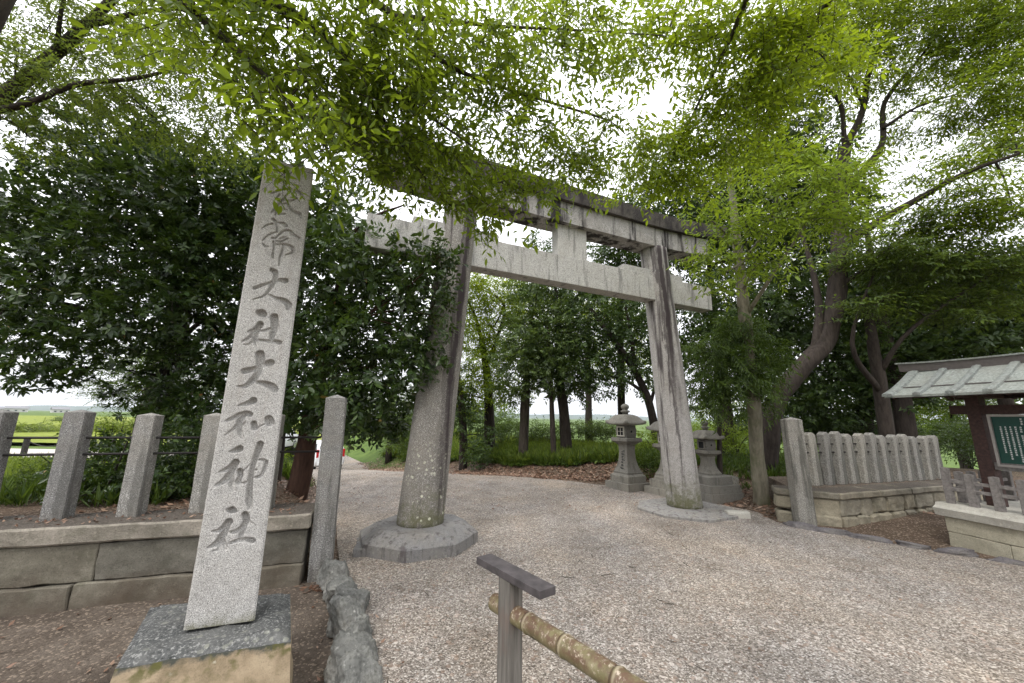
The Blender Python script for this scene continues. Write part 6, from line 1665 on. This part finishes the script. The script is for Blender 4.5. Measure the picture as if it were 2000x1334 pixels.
for i, (px, py, dp, rx, ry, lf, lab) in enumerate(((1640, 840, 13.5, 60, 34, 'dark', 'dark undergrowth bush just behind the first pickets'), (1700, 850, 12.0, 50, 24, 'dark', 'dark undergrowth bush left of the thick trunk behind the pickets'),
        (1790, 850, 14.0, 60, 24, 'shrub', 'lighter undergrowth bush right of the thick trunk behind the pickets'), (1880, 850, 13.5, 70, 30, 'dark', 'dark undergrowth bush behind the notice board post'), (1990, 850, 13.0, 70, 40, 'shrub', 'undergrowth bush behind the green panel'),
        (1930, 880, 11.5, 70, 30, 'dark', 'dark bush low behind the notice board'))):
    shrub('shrub', lab, US, px, py, dp, rx, ry, .9, lf, 0.14, 'alt', 251 + i, 2.4)
HG = 'hedge bushes along the top of the bank'
for i, (px, py, rx, ry, lab) in enumerate(((1050, 842, 46, 19, 'dark clipped hedge bush between the two thick bank trunks'), (1130, 840, 56, 20, 'dark hedge bush right of the leaning bank trunk'), (1190, 842, 50, 20, 'hedge bush left of the tall lantern'),
                                           (985, 840, 46, 19, 'hedge bush beside the ivy-covered trunk'))):
    shrub('hedge', lab, HG, px, py, 16.5, rx, ry, .8, 'shrub', 0.13, 'alt', 241 + i, 2.4)

# bamboo grass covering the bank (uncountable)
def scatter_region(name, n, fn, leaf, kind, size, seed, lift=0.0):
    C = Crown(seed); rg = np.random.default_rng(seed)
    P = fn(rg, n)
    P[:, 2] = terrain(P[:, 0], P[:, 1], True) + lift
    m = len(P)
    up = np.zeros((m, 3)); up[:, 2] = 1; up += rg.normal(size=(m, 3)) * 0.12
    dr = rg.normal(size=(m, 3)); dr[:, 2] = 0
    C.place(kind, False, P, dr, up, size * rg.uniform(0.6, 1.3, m))
    o = C.build(name, leaf, None)
    return tag(o, kind='stuff')
BK = np.array([(4.2, 9.9), (2.9, 10.7), (0.06, 12.5), (-1.92, 14.2), (-6, 19.3), (-10, 27.3)])
def bank_pts(w0, w1, p=1.0):
    def f(rg, n):
        s = rg.random(n) * (len(BK) - 1); i = s.astype(int); t = s - i
        a = BK[i] + (BK[i + 1] - BK[i]) * t[:, None]; d = BK[i + 1] - BK[i]; d = d / np.linalg.norm(d, axis=1, keepdims=True)
        nr = np.stack([d[:, 1], -d[:, 0]], 1) * np.where((d[:, 0] < 0), 1, 1)[:, None]
        w = w0 + (w1 - w0) * rg.random(n) ** p
        # wavering front edge
        edge = 0.45 * vnoise(a[:, 0], a[:, 1], 1.9) + 0.25 * vnoise(a[:, 0], a[:, 1], 5.0, 2)
        q = a + nr * (w + edge)[:, None]
        return np.concatenate([q, np.zeros((n, 1))], 1)
    return f
scatter_region('bamboo_grass', 9000, bank_pts(1.35, 5.0, 1.0), LEAF['grass'], 'tuft', 0.34, 301)
scatter_region('groundcover', 5200, bank_pts(1.2, 4.8, 1.1), LEAF['shrub'], 'rosette', 0.13, 302, 0.12)
scatter_region('groundcover', 2600, bank_pts(1.3, 4.8, 1.0), LEAF['bright'], 'rosette', 0.10, 304, 0.24)
scatter_region('bamboo_grass', 2600, bank_pts(1.3, 3.2, 1.2), LEAF['shrub'], 'tuft', 0.36, 303)
def field_pts(x0, x1, y0, y1):
    def f(rg, n):
        P = np.stack([rg.uniform(x0, x1, n), rg.uniform(y0, y1, n), np.zeros(n)], 1)
        return P[~inside(GRAVEL, P[:, 0], P[:, 1])]
    return f
scatter_region('weeds', 1500, field_pts(-12, -4.6, 5.2, 9.5), LEAF['shrub'], 'tuft', 0.3, 305)
scatter_region('weeds', 1800, field_pts(-22, -9, 9, 17), LEAF['grass'], 'tuft', 0.4, 307)
scatter_region('weeds', 500, field_pts(5.0, 9.0, 9.0, 13), LEAF['shrub'], 'tuft', 0.28, 309)
# dead leaves: flat curled single leaves lying on the ground
def litter(name, n, fn, size, seed, on_gravel=True, z=None):
    rg = np.random.default_rng(seed)
    P = fn(rg, n)
    ing = inside(GRAVEL, P[:, 0], P[:, 1])
    if not on_gravel: P = P[~ing]
    m = len(P)
    P[:, 2] = z if z is not None else terrain(P[:, 0], P[:, 1], True) + np.where(inside(YARD, P[:, 0], P[:, 1]), 0.012, 0.006)
    lv, lf = leaf_tpl(False, 0.24, -0.25)
    a = rg.random(m) * 6.283; s = size * rg.uniform(0.5, 1.25, m)
    tl = rg.normal(size=(m, 2)) * 0.35
    dr = np.stack([np.cos(a), np.sin(a), tl[:, 0] * 0.6], 1); dr /= np.linalg.norm(dr, axis=1, keepdims=True)
    up = np.stack([tl[:, 0], tl[:, 1], np.ones(m)], 1); up -= dr * np.sum(up * dr, 1, keepdims=True); up /= np.linalg.norm(up, axis=1, keepdims=True)
    sd = np.cross(up, dr)
    V = np.einsum('nij,vj->nvi', np.stack([dr, sd, up], -1), lv) * s[:, None, None] + P[:, None, :] + np.array([0, 0, 0.3])[None, None, :] * s[:, None, None] * 0.15
    Fk = lf[None] + (np.arange(m) * 4)[:, None, None]
    me = np_mesh(name, V.reshape(-1, 3), Fk.reshape(-1), np.full(m * 2, 3))
    return tag(mesh_obj(name, me, LEAF['litter']), kind='stuff')
litter('fallen_leaves', 12000, bank_pts(-0.3, 2.0, 1.4), 0.11, 401)
litter('fallen_leaves', 2500, field_pts(4.3, 9.5, 7.2, 11.0), 0.10, 403, False)
litter('fallen_leaves', 1600, field_pts(-5.4, -2.5, 4.9, 10.5), 0.09, 405, False)
litter('fallen_leaves', 170, lambda rg, n: np.stack([rg.uniform(-4.5, -0.9, n), rg.uniform(1.2, 4.3, n), np.zeros(n)], 1), 0.05, 407)
litter('fallen_leaves', 90, lambda rg, n: np.stack([rg.normal(-1.98, 0.10, n), rg.normal(4.45, 0.06, n), np.zeros(n)], 1), 0.07, 409)
litter('fallen_leaves', 260, lambda rg, n: np.stack([rg.uniform(-3, 6.5, n), rg.uniform(2.5, 10, n), np.zeros(n)], 1), 0.035, 411)
litter('fallen_leaves', 1300, lambda rg, n: np.stack([rg.uniform(-4.5, 3.0, n), rg.uniform(7.5, 13, n), np.zeros(n)], 1), 0.05, 413)
litter('fallen_leaves', 500, lambda rg, n: (lambda u, w: np.concatenate([WO[None, :2] + WD[None, :2] * u[:, None] + WN[None, :2] * w[:, None], np.zeros((n, 1))], 1))(rg.uniform(-3, 2.4, n), rg.uniform(0.02, 0.55, n)), 0.045, 415, True, 0.622)
# thin twigs lying on the gravel
bm = bmesh.new(); rr = random.Random(5)
for k in range(26):
    x, y = (rr.uniform(-0.8, 1.6), rr.uniform(2.2, 5.0)) if k < 18 else (rr.uniform(1, 5), rr.uniform(3, 7))
    a = rr.uniform(0, 6.28); L = rr.uniform(0.06, 0.2)
    if k == 0: x, y, a, L = -0.42, 2.42, -0.5, 0.34
    z = tz1(x, y) + 0.008
    bm_tube(bm, [(x + L * (q / 3 - .5) * math.cos(a), y + L * (q / 3 - .5) * math.sin(a) + rr.uniform(-.012, .012), z) for q in range(4)], [0.003, 0.0035, 0.003, 0.0015], 5)
tag(bm_obj('fallen_twigs', bm, MAT['twig']), kind='stuff')
# ------------------------------------------------------------------ thin summer haze
bm = bmesh.new()
bm_box(bm, (21000, 20500, 130), (0, 9800, 49))
hz = bm_obj('haze', bm, [])
hm, hn, ho = new_mat('haze_air')
pv = hn.nodes.new('ShaderNodeVolumePrincipled')
pv.inputs['Color'].default_value = (0.88, 0.94, 1.0, 1); pv.inputs['Density'].default_value = 0.00010
hn.links.new(pv.outputs[0], ho.inputs['Volume'])
hz.data.materials.append(hm)
tag(hz, kind='stuff')
